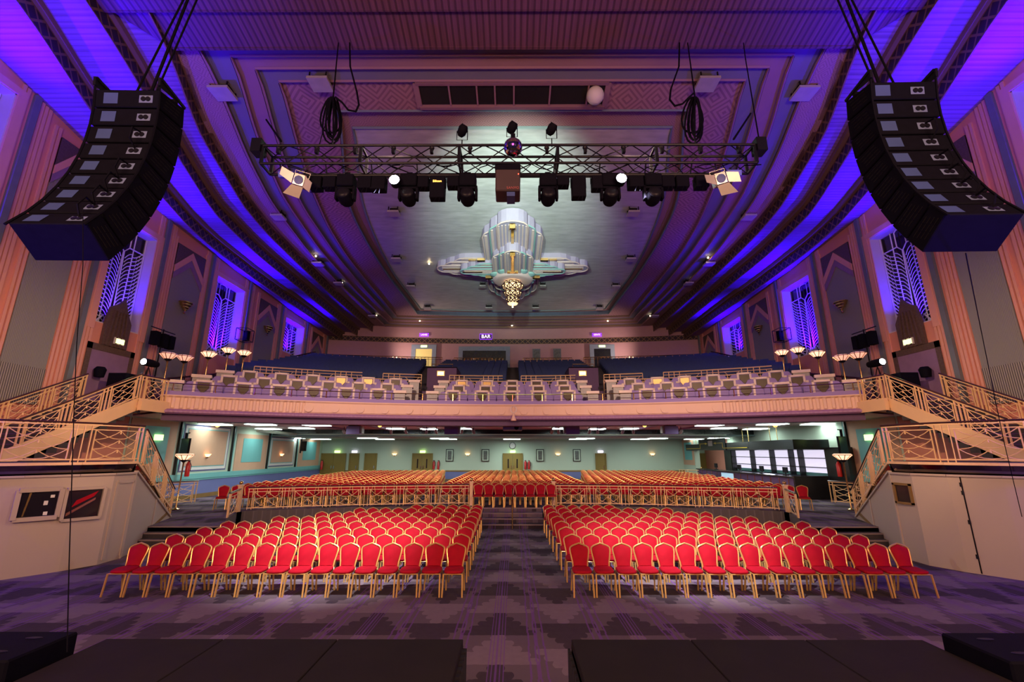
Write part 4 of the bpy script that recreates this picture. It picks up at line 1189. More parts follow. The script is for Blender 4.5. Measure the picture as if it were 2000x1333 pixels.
# rear rails, openings, signs
for s in (-1, 1):
    pts = [(s * x, rear_y(x) - 1.35 - .15, 9.95) for x in (6.2, 9, 12, 15.5)]
    lattice(pts, 1.05, 'thin brass railing behind the outer blue seats ' + SIDE[s], None, .3, 'rear_railing', M['gold'], False)
    pts = [(s * x, rear_y(x) - 1.4, 9.95) for x in (.9, 3, 5.2)]
    lattice(pts, 1.05, 'thin brass railing behind the inner blue seats ' + SIDE[s], None, .3, 'rear_railing', M['gold'], False)
    m = MB()
    for e in (6.2, .9): pass
def rear_frame(x0, x1, zt, name, inner, extra=None):
    y = rear_y((x0 + x1) / 2) - .06; root = bpy.data.objects.new(name, None); COL.objects.link(root); root['kind'] = 'structure'; root.location = ((x0 + x1) / 2, y, 9.85); w = (x1 - x0) / 2; h = zt - 9.85
    m = MB(); m.bx(-w - .38, -w, -.14, .0, 0, h + .4); m.bx(w, w + .38, -.14, .0, 0, h + .4); m.bx(-w, w, -.14, 0, h, h + .4); obj('door_frame', m, M['conduit'] if False else mat('blue_grey_frame', (.2, .26, .33), .6), root)
    m = MB(); m.bx(-w, w, -.07, -.045, 0, h); obj('door_leaf', m, inner, root); return root
d = rear_frame(-8.85, -7.35, 12.05, 'door_3', M['e_dim'] if 'e_dim' in M else emit('painted_corridor_glow', (.75, .6, .2), .35))  # corridor light is put into the leaf, which glows by itself
d = rear_frame(7.35, 8.85, 12.05, 'door_4', M['dark'])
d = rear_frame(-4.6, -.65, 11.95, 'door_5', M['dark'])  # open bar front filled with a dark sheet for its shade
for x in (-3.6, -2.5, -1.5):
    g = MB(); g.bx(-.35, .35, -.12, -.06, 1.1, 1.16); g.bx(-.06, .06, -.12, -.06, 1.16, 1.4)
    tag(obj('bar_stool_top', g, M['chrome'], loc=(x, rear_y(x), 9.85)), 'pale shape of a stool in the dark balcony bar opening, %s' % {-3.6: 'farthest from the bar side', -2.5: 'middle one', -1.5: 'nearest the centre'}[x], 'stool', 'stools in the balcony bar opening')
for (x, z, s_, sz, lab) in ((-8.15, 13.38, 'LADIES', .2, 'violet neon sign reading LADIES on the rear wall'), (-2.5, 13.3, 'BAR', .46, 'white and violet neon sign reading BAR on the rear wall'), (7.7, 13.38, 'GENTS', .2, 'violet neon sign reading GENTS on the rear wall')):
    t = thing('neon_sign', lab, 'sign', (x, rear_y(x) - .12, z)); w = .42 if sz < .4 else .56
    m = MB(); m.bx(-w, w, .0, .05, -.13 if sz < .4 else -.24, .13 if sz < .4 else .24); obj('backing', m, emit('dim_violet_halo', (.25, .04, .7), .8) if sz < .4 else M['purpled'], t)
    mtext('lettering', s_, (0, -.03, 0), sz, M['e_neonw'], t, .01)
    g = MB(); hh_ = .14 if sz < .4 else .25; g.tube([(-w, -.01, -hh_), (w, -.01, -hh_), (w, -.01, hh_), (-w, -.01, hh_)], .02, 4, closed=True); obj('neon_outline', g, M['e_neon'], t)
for (x, k) in ((-8.1, 0), (8.1, 1)):
    m = MB(); m.bx(-.28, .28, -.06, 0, -.1, .1); tag(obj('exit_sign', m, M['e_sign'], loc=(x, rear_y(x) - .16, 12.28)), 'small lit exit sign over the rear balcony doorway ' + SIDE[1 if k else -1], 'exit sign')
for x in (2.15, 4.05):
    t = thing('framed_picture', 'dark framed picture on the rear balcony wall, ' + ('nearer the centre' if x < 3 else 'nearer the bar side'), 'picture', (x, rear_y(x) - .05, 11.55), 0, 'pictures on the rear balcony wall')
    m = MB(); m.bx(-.36, .36, -.05, 0, -.6, .6); obj('frame', m, M['conduit'], t); m = MB(); m.bx(-.27, .27, -.06, -.05, -.5, .5); obj('print', m, M['picture'], t)
# sloping dark side handrails of the rake
for s in (-1, 1):
    m = MB(); m.tube([(s * 15.9, 20.5, 6.2), (s * 16.1, 26.5, 7.6), (s * 16.2, 31, 9.3), (s * 16.2, 36, 10.9)], .05, 6)
    for y in (22, 25, 28, 31, 34): m.tube([(s * 16.2, y, 5.5 + (y - 22) * .3), (s * 16.2, y, 6.6 + (y - 22) * .3)], .025, 5)
    tag(obj('sloping_handrail', m, M['brown']), 'long dark sloping handrail climbing the side wall of the balcony ' + SIDE[s], 'handrail')

# ================================================================ CEILING ORNAMENT AND CHANDELIER
CY = 28.3; CZ = zw(CY) + 2.1
t = thing('ceiling_ornament', 'huge stepped fluted plaster ornament with spreading wings around the chandelier', 'ceiling ornament', (0, CY, CZ))
slp = (zw(33) - zw(23)) / 10
def plate(hw, y0, y1, zt, zb, m_, nm, flutes=0, axis=1, x=0, trim=None):
    """rounded-end plate; axis 1 runs along y, 0 along x; zt top depth, zb bottom depth below ceiling"""
    g = MB(); L = (y1 - y0); n = 8; pts = []
    r = hw
    def end(c, sg): return [(hw * math.cos(PI * k / n) * 1.0, c + sg * min(r, .55 * r + .2) * math.sin(PI * k / n)) for k in range(n + 1)]
    e = end(y1, 1) + end(y0, -1)[::-1]
    pts = [(x + a, b) if axis == 1 else (b, a + x) for a, b in e]
    top = [(a, b, -zt + slp * b) for a, b in pts]; bot = [(a, b, -zb + slp * b) for a, b in pts]; k = len(pts)
    g.add(top + bot, [list(range(k)), list(range(k, 2 * k))[::-1]] + [[i, (i + 1) % k, (i + 1) % k + k, i + k] for i in range(k)])
    o = obj(nm, g, m_, t)
    if flutes:
        f_ = MB()
        for q in range(flutes):
            xx = -hw + (2 * hw) * (q + .5) / flutes; e_ = max(.03, math.sqrt(max(0, 1 - (xx / hw) ** 2)))
            a, b = (y0 - .3 * r * e_, y1 + .3 * r * e_)
            P_ = (lambda u, v: (x + u, v, -zb + slp * v - .01)) if axis == 1 else (lambda u, v: (v, x + u, -zb + slp * (x + u) - .01))
            f_.beam(P_(xx, a), P_(xx, b), hw / flutes * .9, .05)
        obj('flutes', f_, M['rose'], o)
    if trim:
        f_ = MB(); f_.tube([(a, b, z_ - .01) for a, b, z_ in bot], .05, 4, closed=True); obj('beaded_edge', f_, trim, o)
# wings (along x)
for hw, L, zt, zb, c in ((.5, 4.2, .0, .42, 'lilac'), (.95, 3.45, .0, .38, 'lilac'), (1.4, 2.7, 0, .34, 'lilac')):
    plate(hw, -L - .4, L + .4, zt, zb, M[c], 'wing_plate', 6, 0, trim=M['rose'])
for hw, L, zt, zb in ((.35, 3.1, .4, .85), (.65, 2.5, .4, .8), (.95, 1.9, .4, .76)):
    plate(hw, -L, L, zt, zb, M['lilac'], 'wing_plate', 5, 0, x=-.5, trim=M['aqua'])
g = MB()
for s in (-1, 1): g.beam((s * 1.8, 0.02, -.46), (s * 4.7, .02, -.46), .1, .04); g.beam((s * 2.0, -.52, -.9), (s * 3.3, -.52, -.9), .1, .04)
obj('gilt_line', g, M['gold'], t)
# tower (along y towards the stage), and its short tail
for hw, y0, zt, zb, c in ((1.75, -4.3, 0, .5, 'rose'), (1.3, -5.2, 0, .62, 'aqua'), (.85, -5.9, 0, .75, 'rose')):
    plate(hw, y0, 3.2 - abs(1.75 - hw) * .1 + (1.75 - hw) * 1.2, zt, zb, M['lilac'], 'tower_plate', 9, 1, trim=M[c])
for hw, y0, zt, zb, c in ((1.25, -2.6, .5, 1.0, 'rose'), (.82, -3.3, .6, 1.15, 'aqua'), (.48, -3.8, .7, 1.3, 'rose')):
    plate(hw, y0, 1.6, zt, zb, M['lilac'], 'tower_plate', 7, 1, trim=M[c])
g = MB(); g.beam((0, -6.3, -.82 + slp * -6.3), (0, -4.2, -.82 + slp * -4.2), .16, .1); g.beam((0, -4.1, -1.36), (0, -1.6, -1.36), .16, .1); g.box((0, -6.35, -.7), (.3, .15, .3)); g.box((0, -4.1, -1.25), (.3, .15, .3)); obj('gilt_spine', g, M['gold'], t)
g = MB(); g.lathe([(1.35, -1.0), (1.42, -1.12), (1.3, -1.35), (1.15, -1.42), (.3, -1.36)], (0, 0, 0), 32); obj('disc', g, M['rose'], t, smooth=True)
for k in range(12):
    a = 2 * PI * k / 12; g = MB(); g.sphere((1.32 * math.cos(a), 1.32 * math.sin(a), -1.12), .34, 10, sz=.45); obj('petal', g, M['aqua'], t, smooth=True)
g = MB(); g.box((0, -1.5, -1.2), (.7, .25, .3)); 
for s in (-1, 1): g.box((s * 1.55, -.2, -1.15), (.5, .3, .2)); g.box((s * 2.0, -1.8, -.6), (.5, .2, .15)); g.box((s * 2.6, -1.3, -.35), (.5, .2, .15))
obj('gilt_scroll', g, M['gold'], t)
c = thing('chandelier', 'three-tier lantern chandelier with amber glowing glass hanging from the ceiling ornament', 'chandelier', (0, CY, CZ - 1.45))
g = MB(); g.tube([(0, 0, 0.1), (0, 0, -.1)], .1, 8); obj('stem', g, M['brown'], c)
zz = -.02
for i, (r, h) in enumerate(((.72, .52), (.6, .46), (.46, .44))):
    g = MB(); n = 10; ro = r * .8
    for k in range(n):
        a = 2 * PI * k / n; b = 2 * PI * (k + 1) / n; m_ = (a + b) / 2
        A_ = (r * math.cos(a), r * math.sin(a), zz - h * .35); B_ = (r * math.cos(b), r * math.sin(b), zz - h * .35); T1 = (ro * math.cos(a), ro * math.sin(a), zz); T2 = (ro * math.cos(b), ro * math.sin(b), zz)
        D_ = (r * .86 * math.cos(m_), r * .86 * math.sin(m_), zz - h * .95); E1 = (r * .72 * math.cos(a), r * .72 * math.sin(a), zz - h); E2 = (r * .72 * math.cos(b), r * .72 * math.sin(b), zz - h)
        g.add([A_, B_, T2, T1, E2, E1], [(0, 1, 2, 3), (5, 4, 1, 0)])
    obj('glass_tier', g, M['e_chand'], c)
    g = MB()
    for k in range(n):
        a = 2 * PI * k / n; b = 2 * PI * (k + 1) / n; q = 1.01
        A_ = (r * q * math.cos(a), r * q * math.sin(a), zz - h * .35); B_ = (r * q * math.cos(b), r * q * math.sin(b), zz - h * .35); T1 = (ro * q * math.cos(a), ro * q * math.sin(a), zz + .01); T2 = (ro * q * math.cos(b), ro * q * math.sin(b), zz); E1 = (r * .73 * math.cos(a), r * .73 * math.sin(a), zz - h); E2 = (r * .73 * math.cos(b), r * .73 * math.sin(b), zz - h)
        for p, q_ in ((A_, B_), (T1, T2), (T1, A_), (A_, E1), (E1, E2), (A_, E2), (B_, E1), (T1, B_)): g.beam(p, q_, .05, .05)
    obj('metal_lattice', g, M['brown'], c)
    zz -= h
g = MB(); g.lathe([(.36, zz), (.3, zz - .08), (.05, zz - .1)], (0, 0, 0), 14); obj('bottom_glass', g, M['e_chand'], c)
g = MB(); g.sphere((0, 0, zz - .25), .05, 8); g.tube([(0, 0, zz - .08), (0, 0, zz - .22)], .015, 5); obj('drop_bulb', g, M['e_bulb'], c)
# small ceiling units and bulbs
def unit(px, py, off, w, lab, grp, wh=False):
    p = on_ceiling(px, py, off); t = thing('ceiling_speaker_box', lab, 'ceiling box', p, 0, grp)
    g = MB(); g.box((0, 0, -.28), (w, w * .9, .1)); obj('plate', g, M['grey'], t)
    g = MB()
    for x in (-1, 1):
        for y in (-1, 1): g.beam((x * w * .4, y * w * .35, -.25), (x * w * .4, y * w * .35, 0), .04, .04)
    g.box((0, .05, -.12), (w * .7, w * .5, .2)); obj('housing', g, M['greyblack'], t)
row_n = ['nearest the truss', 'second from the truss', 'third from the truss', 'beside the rear edge']
for i, (px, py) in enumerate(((770, 408), (775, 500), (804, 554), (835, 597))):
    unit(px, py, 2.1, .6, 'grey ceiling box on the silver field, %s, %s' % (row_n[i], SIDE[-1]), 'grey boxes on the silver ceiling')
    unit(2006 - px, py, 2.1, .6, 'grey ceiling box on the silver field, %s, %s' % (row_n[i], SIDE[1]), 'grey boxes on the silver ceiling')
for px, py, l_ in ((955, 597, 'behind the chandelier, away from the bar side'), (1046, 597, 'behind the chandelier, toward the bar side'), (943, 553, 'close to the chandelier, away from the bar side'), (1060, 553, 'close to the chandelier, toward the bar side')):
    unit(px, py, 2.1, .6 if py > 590 else .45, 'grey ceiling box ' + l_, 'grey boxes on the silver ceiling')
for i, (px, py, off, w) in enumerate(((437, 170, 1.35, .75), (545, 415, 1.35, .6), (622, 508, 1.3, .6), (662, 547, 1.3, .55), (728, 612, 1.3, .6), (627, 152, 1.6, .75))):
    l_ = ['nearest the soffit', 'beside the truss end', 'third along', 'fourth along', 'at the rear corner', 'beside the greek-key panel'][i]
    for s in (-1, 1): unit(px if s < 0 else 2006 - px, py, off, w, 'grey ceiling box on the stepped band, %s, %s' % (l_, SIDE[s]), 'grey boxes on the stepped bands')
for i, (px, py, off) in enumerate(((617, 500, 1.3), (669, 552, 1.3), (735, 616, 1.3), (838, 515, 2.1), (820, 627, 1.5), (1000, 636, 1.4), (1187, 627, 1.5), (1383, 503, 1.3), (1346, 549, 1.3), (1270, 617, 1.3))):
    p = on_ceiling(px, py, off - .1); g = MB(); g.sphere((0, 0, -.02), .055, 8)
    l_ = ['on the side band, third along', 'on the side band, fourth along', 'at the rear corner of the side band', 'on the silver field', 'on the rear steps', 'at the middle of the rear steps', 'on the rear steps', 'on the side band, third along', 'on the side band, fourth along', 'at the rear corner of the side band'][i]
    tag(obj('ceiling_bulb', g, M['e_bulb'], loc=p), 'small warm bulb %s, %s' % (l_, SIDE[-1 if px < 1000 else 1]) if i != 5 else 'small warm bulb ' + l_, 'bulb', 'warm bulbs in the ceiling')
# ================================================================ TRUSS AND STAGE LIGHTS
YN, YF = 8.0, 8.38; ZT, ZB = 9.02, 8.60; XL, XR = -5.08, 4.98
tr = thing('lighting_truss', 'long dark box truss hanging across the hall in front of the silver ceiling', 'truss', (0, 8.2, 0))
O = Vector((0, 8.2, 0))
def V3(x, y, z): return Vector((x, y, z)) - O
for y, z in ((YN, ZT), (YF, ZT), (YN, ZB), (YF, ZB)):
    m = MB(); m.tube([V3(XL, y, z), V3(XR, y, z)], .027, 8); obj('chord_tube', m, M['blackm'], tr, smooth=True)
m = MB(); n = 20; dx = (XR - XL) / n
for i in range(n):
    x0 = XL + i * dx; x1 = x0 + dx
    for y in (YN, YF):
        a, b = (ZB, ZT) if i % 2 else (ZT, ZB); m.tube([V3(x0, y, a), V3(x1, y, b)], .012, 5)
    for z in (ZT, ZB):
        a, b = (YN, YF) if i % 2 else (YF, YN); m.tube([V3(x0, a, z), V3(x1, b, z)], .012, 5)
obj('lacing', m, M['blackm'], tr)
m = MB()
for i in range(0, n + 1, 4):
    x = XL + i * dx
    m = MB()
    for y in (YN, YF): m.beam(V3(x, y, ZB), V3(x, y, ZT), .06, .04)
    for z in (ZT, ZB): m.beam(V3(x, YN, z), V3(x, YF, z), .04, .04)
    obj('end_frame', m, M['blackm'], tr)
for e in (XL - .12, XR + .12):
    m = MB(); m.box(V3(e, 8.05, ZT - .02), (.2, .25, .3)); obj('junction_box', m, M['blackm'], tr)
ZP = 8.42
m = MB(); m.tube([(-4.75, 8.15, ZP), (4.7, 8.15, ZP)], .026, 8)
m.tube([(-4.75, 8.3, ZP + .06), (4.7, 8.3, ZP + .06)], .018, 6)
for i in range(11):
    x = -4.7 + i * .93; m.tube([(x, 8.15, ZP), (x, 8.02, ZB)], .014, 5)
tag(obj('lighting_pipe', m, M['blackm'], smooth=True), 'dark pipe under the truss carrying the stage lights', 'pipe')
for i in range(13):
    x = XL + .35 + i * .78; m = MB(); m.sphere((0, 0, 0), .055, 8); m.bx(-.03, .03, -.04, .04, -.12, 0)
    obj('clamp', m, M['blackm'], tr, loc=V3(x, YN - .04, ZT - .1), smooth=True)
# loose wiring woven through the truss
random.seed(3)
for k in range(9):
    x0 = XL + .5 + k * 1.05; pts = [Vector((x0 + j * .16, 8.12 + .12 * math.sin(j * 1.3 + k), 8.62 + .06 * math.sin(j * 2.1 + k) - .1 * math.sin(PI * j / 8))) for j in range(9)]
    m = MB(); m.tube([p - O for p in pts], .011, 4); obj('wiring', m, M['black'], tr)
def fx(px): return at_y(px, 350, 8.15).x
def moving_head(x, label, tilt=0, lens='chrome', ring=False, out=-1):
    t = thing('moving_head_light', label, 'stage light', (x, 8.15, ZP), 0, 'moving head lights under the truss')
    m = MB(); m.bx(-.17, .17, -.13, .13, -.30, -.03); obj('base', m, M['black'], t, bevel=.02)
    m = MB(); 
    for e in (-1, 1): m.box((e * .175, 0, -.42), (.05, .14, .3)); 
    m.bx(-.19, .19, -.07, .07, -.34, -.29); obj('yoke', m, M['black'], t, bevel=.012)
    m = MB(); m.lathe([(.05, -.19), (.12, -.16), (.15, -.08), (.15, .08), (.135, .15)], (0, 0, 0), 16); h = obj('head', m, M['black'], t, smooth=True); h.location = (0, 0, -.5)
    h.rotation_euler = (math.radians(80 + tilt), 0, 0)
    m = MB(); m.lathe([(.12, .152), (.1, .175), (.06, .185)], (0, 0, 0), 16); obj('lens', m, M[lens], h, smooth=True)
    m = MB(); m.tube([(.05, 0, -.02), (.05, 0, .06), (-.05, 0, .06), (-.05, 0, -.02)], .015, 5); obj('clamp', m, M['blackm'], t)
    return t
nth = ['farthest from the bar side', 'second from that end', 'third', 'fourth', 'fifth']
MHL = ['dark moving head light at the truss end away from the bar side', 'moving head light shining brilliant white, away from the bar side', 'dark moving head light on the plain side of the centre box', 'dark moving head light on the bar side of the centre box', 'moving head light shining brilliant white, toward the bar side', 'dark moving head light at the truss end toward the bar side']
for i, px in enumerate((678, 800, 914, 1070, 1190, 1273)): moving_head(fx(px), MHL[i] if i not in (1, 4) else MHL[i].replace('shining brilliant white', 'behind the brilliant lamp'), lens='blackm')
for i, (px, py) in enumerate(((770, 351), (1214, 348))):
    p = at_y(px, py, 7.9); t = thing('bright_spotlight', 'small spotlight shining brilliant white under the truss, ' + SIDE[-1 if i == 0 else 1], 'stage light', p)
    m = MB(); m.lathe([(.06, .2), (.1, .16), (.11, 0)], (0, 0, 0), 16); h = obj('housing', m, M['black'], t, smooth=True); h.rotation_euler = (-PI / 2, 0, 0); 
    m = MB(); m.lathe([(.1, -.0), (.08, -.02), (.03, -.035)], (0, 0, 0), 16); h2 = obj('lens', m, M['e_star'], h, smooth=True)
    m = MB(); m.tube([(0, .1, .1), (0, .2, 8.43 - p.z)], .015, 5); obj('hanger', m, M['blackm'], t)
def flood(px, w, h, label, drop=.06, rot=0):
    t = thing('dark_floodlight', label, 'stage light', (fx(px), 8.15, ZP), 0, 'boxy dark floodlights under the truss')
    m = MB(); m.bx(-w / 2, w / 2, -.1, .1, -h - drop, -drop); o = obj('body', m, M['black'], t, bevel=.012); o.rotation_euler = (0, rot, 0)
    m = MB(); m.tube([(-w / 2 - .012, 0, -drop - h * .5), (-w / 2 - .012, 0, .0), (w / 2 + .012, 0, .0), (w / 2 + .012, 0, -drop - h * .5)], .01, 4); obj('yoke', m, M['blackm'], t)
    m = MB(); m.tube([(0, -.1, -drop - h), (-.05, -.12, -drop - h - .12), (.05, -.12, -drop - h - .12), (.06, -.1, -drop - h)], .007, 4); obj('safety_cable', m, M['black'], t)
    return t
fl = [(620, .24, .28, 'boxy dark floodlight next to the barn-door lamp away from the bar side'), (647, .26, .26, 'boxy dark floodlight, second from the truss end away from the bar side'), (716, .3, .28, 'wide dark floodlight before the first brilliant lamp'), (741, .3, .3, 'dark floodlight touching the first brilliant lamp'), (828, .22, .26, 'dark floodlight just past the first brilliant lamp'), (856, .3, .50, 'tall dark light with small orange lettering'), (886, .24, .24, 'small square floodlight on the plain side of the centre box'), (1099, .24, .22, 'small square floodlight on the bar side of the centre box'), (1129, .28, .48, 'tall dark tapering light before the second brilliant lamp'), (1165, .22, .3, 'dark floodlight just before the second brilliant lamp'), (1240, .3, .26, 'dark floodlight just past the second brilliant lamp'), (1302, .26, .26, 'boxy dark floodlight, third from the truss end toward the bar side'), (1330, .26, .26, 'boxy dark floodlight, second from the truss end toward the bar side'), (1368, .26, .26, 'boxy dark floodlight next to the barn-door lamp toward the bar side')]
for px, w, h, lab in fl:
    t = flood(px, w, h, lab)
    if px == 856: mtext('lettering', 'Silicon', (0, -.105, -.2), .07, M['e_amber'], t)
# small profile spots standing on top of the truss
for i, (px, py) in enumerate(((903, 256), (1000, 250), (1077, 253))):
    p = at_y(px, py, 8.1); t = thing('profile_spot', 'small black spotlight standing above the truss, ' + ['away from the bar side', 'above the mirror ball', 'toward the bar side'][i], 'stage light', p, 0, 'small spots above the truss')
    m = MB(); m.lathe([(.05, -.12), (.09, -.06), (.1, .06), (.07, .12)], (0, 0, 0), 12); h = obj('body', m, M['black'], t, smooth=True); h.rotation_euler = (.9, .3, .4)
    m = MB(); m.box((0, 0, .13), (.02, .02, .1)); m.tube([(-.11, 0, 0), (-.11, 0, -.22), (.11, 0, -.22), (.11, 0, 0)], .009, 4); m.tube([(0, 0, -.22), (0, 0, 9.05 - p.z)], .012, 5); obj('yoke', m, M['blackm'], t)
# mirror ball
p = at_y(1002, 288, 7.75)
t = thing('mirror_ball', 'mirror ball hanging in front of the truss centre with blue and red glints', 'mirror ball', p)
m = MB(); nb = 14
for i in range(nb):
    a, b = PI * i / nb, PI * (i + 1) / nb; k = max(6, int(28 * math.sin((a + b) / 2)))
    for j in range(k):
        c, d = 2 * PI * j / k, 2 * PI * (j + .93) / k; q = lambda th, ph, r=.185: (r * math.sin(th) * math.cos(ph), r * math.sin(th) * math.sin(ph), r * math.cos(th))
        b_ = b - .01; m.quad(q(b_, c), q(b_, d), q(a + .004, d), q(a + .004, c))
obj('mirror_tiles', m, M['tile'], t)
m = MB(); m.sphere((0, 0, 0), .18, 16); obj('core', m, M['blackm'], t, smooth=True)
m = MB(); m.tube([(0, 0, .18), (0, .1, .32)], .01, 5); m.box((0, 0, .24), (.09, .09, .1)); obj('motor', m, M['black'], t)
# centre projector box with lettering
p = at_y(992, 350, 8.0); t = thing('projector_box', 'dark box lettered SANYO hanging at the truss centre', 'projector', (p.x, 8.05, ZP))
zt, zb = at_y(992, 326, 7.9).z - ZP, at_y(992, 375, 7.9).z - ZP
m = MB(); m.bx(-.245, .245, -.2, .25, zb, zt); obj('case', m, mat('plum_black_case', (.045, .03, .033), .5), t, bevel=.02)
m = MB(); m.bx(-.255, .255, -.21, .26, zt - .1, zt + .02); obj('lid', m, M['black'], t, bevel=.01)
mtext('lettering', 'SANYO', (.1, -.21, zb + .05), .075, mat('faded_red_print', (.35, .1, .1), .5), t)
m = MB(); m.box((.21, -.205, zt - .2), (.02, .01, .02)); obj('indicator', m, M['e_red'], t)
m = MB(); m.bx(-.02, .14, -.15, .15, zb - .09, zb - .0); obj('lens_bracket', m, M['softgrey'], t)
# barn-door fresnels at both ends
for i, (px, py, s) in enumerate(((587, 355, 1), (1405, 352, -1))):
    p = at_y(px, py, 8.0); t = thing('barn_door_lamp', 'pale metal lamp with open barn doors at the truss end ' + SIDE[-s], 'stage light', p, 0, 'barn-door lamps at the truss ends'); t.rotation_euler = (.25, s * .25, s * .15)
    m = MB(); m.bx(-.11, .11, -.1, .14, -.11, .13); obj('body', m, M['chrome'], t, bevel=.01)
    m = MB(); m.lathe([(.09, 0), (.085, .015), (.03, .02)], (0, 0, 0), 14); q = obj('lens', m, M['softgrey'], t, smooth=True); q.location = (0, -.1, 0); q.rotation_euler = (PI / 2, 0, 0)
    ms = mat('raw_aluminium_flap', (.6, .58, .45), .35, .4)
    for nm, pts in (('barn_door', [(-.11, -.1, -.12), (.12, -.1, -.12), (.17, -.24, -.38), (-.15, -.24, -.36)]), ('barn_door', [(-.12, -.1, -.1), (-.12, -.1, .1), (-.33, -.2, .14), (-.33, -.2, -.02)]), ('barn_door', [(.12, -.1, -.11), (.12, -.1, .1), (.3, -.2, -.0), (.3, -.2, -.2)])):
        m = MB(); a = [Vector(v) for v in pts]; nn = (a[1] - a[0]).cross(a[2] - a[0]).normalized() * .006
        m.add([v for v in a] + [v + nn for v in a], [(0, 1, 2, 3), (7, 6, 5, 4), (0, 4, 5, 1), (1, 5, 6, 2), (2, 6, 7, 3), (3, 7, 4, 0)]); obj(nm, m, ms, t)
    m = MB(); m.tube([(-.13, 0, 0), (-.15, 0, .2), (.15, 0, .2), (.13, 0, 0)], .012, 5); m.tube([(0, 0, .2), (.05, .1, .36)], .014, 5); obj('yoke', m, M['chrome'], t)
    q = at_y(px - s * 27, py - 13, 8.0); t2 = thing('led_flood', 'small blue flat light unit beside the barn-door lamp ' + SIDE[-s], 'stage light', q)
    m = MB(); m.box((0, 0, 0), (.3, .12, .12), rx=.3); obj('case', m, mat('blue_case', (.05, .08, .5), .4), t2, bevel=.01)  # case coloured blue all over
    m = MB(); m.tube([(0, 0, .05), (.0, .1, .2)], .012, 5); obj('bracket', m, M['blackm'], t2)
# suspension ropes, coiled cable bundles
def rope(name, pts, r, lab, cat='rope', m_='black'):
    m = MB(); o = Vector(pts[0]); m.tube([Vector(p) - o for p in pts], r, 6); return tag(obj(name, m, M[m_], loc=o, smooth=True), lab, cat)
def AY(px, py, Y): return at_y(px, py, Y)
for s, xt, xb in ((-1, 661, 651), (1, 1343, 1357)):
    rope('hoist_chain', [AY(xt, 84, 11.9), AY(xb, 188, 9.5), AY(xb - s * -2, 205, 9.2)], .018, 'hoist chain from the soffit down to the coiled cables ' + SIDE[s], 'chain')
    cx = xb; t = thing('cable_bundle', 'hanging bundle of coiled black cables above the truss ' + SIDE[s], 'cables', AY(cx, 190, 8.9))
    O2 = AY(cx, 190, 8.9); random.seed(5 + s)
    for k in range(7):
        w = 6 + 3 * k % 14; h = 70 + 7 * (k % 4); x0 = cx + random.uniform(-5, 5)
        pts = []
        for j in range(17):
            a = 2 * PI * j / 17; pts.append(AY(x0 + w * math.sin(a) * (1.1 - .4 * math.cos(a)), 190 + h / 2 * (1 - math.cos(a)), 8.9 + .03 * k) - O2)
        m = MB(); m.tube(pts, .022, 5, closed=True); obj('cable_loop', m, M['black'], t, smooth=True)
    m = MB(); m.tube([AY(cx, 188, 8.9) - O2, AY(cx, 270, 8.6) - O2, AY(cx + s * 2, 282, 8.3) - O2], .02, 5); obj('cable_tail', m, M['black'], t)
rope('hanging_cable', [AY(x, y, Y) for x, y, Y in ((683, 84, 11.9), (684, 130, 10.5), (697, 180, 9.6), (701, 205, 9.3), (695, 218, 9.1), (680, 215, 9.0), (668, 200, 8.9), (655, 190, 8.9))], .024, 'thick looping cable beside the bundle away from the bar side', 'cable')
rope('hanging_cable', [AY(x, y, Y) for x, y, Y in ((1327, 84, 11.9), (1326, 130, 10.5), (1310, 175, 9.6), (1308, 195, 9.3), (1318, 207, 9.1), (1333, 203, 9.0), (1346, 190, 8.9), (1355, 182, 8.9))], .024, 'thick looping cable beside the bundle toward the bar side', 'cable')
rope('support_rope', [AY(1452, 84, 11.9), AY(1456, 115, 11.0), AY(1482, 270, 8.1)], .014, 'thin rope from the soffit to the truss end toward the bar side')
rope('support_rope', [AY(648, 205, 9.2), AY(630, 260, 8.3), AY(624, 282, 8.05)], .01, 'thin rope from the cable bundle to the truss away from the bar side')
rope('strut_pole', [AY(520, 234, 9.6), AY(549, 276, 8.1)], .022, 'short angled strut above the truss end away from the bar side', 'strut')
rope('strut_pole', [AY(1466, 222, 9.6), AY(1433, 272, 8.1)], .022, 'short angled strut above the truss end toward the bar side', 'strut')

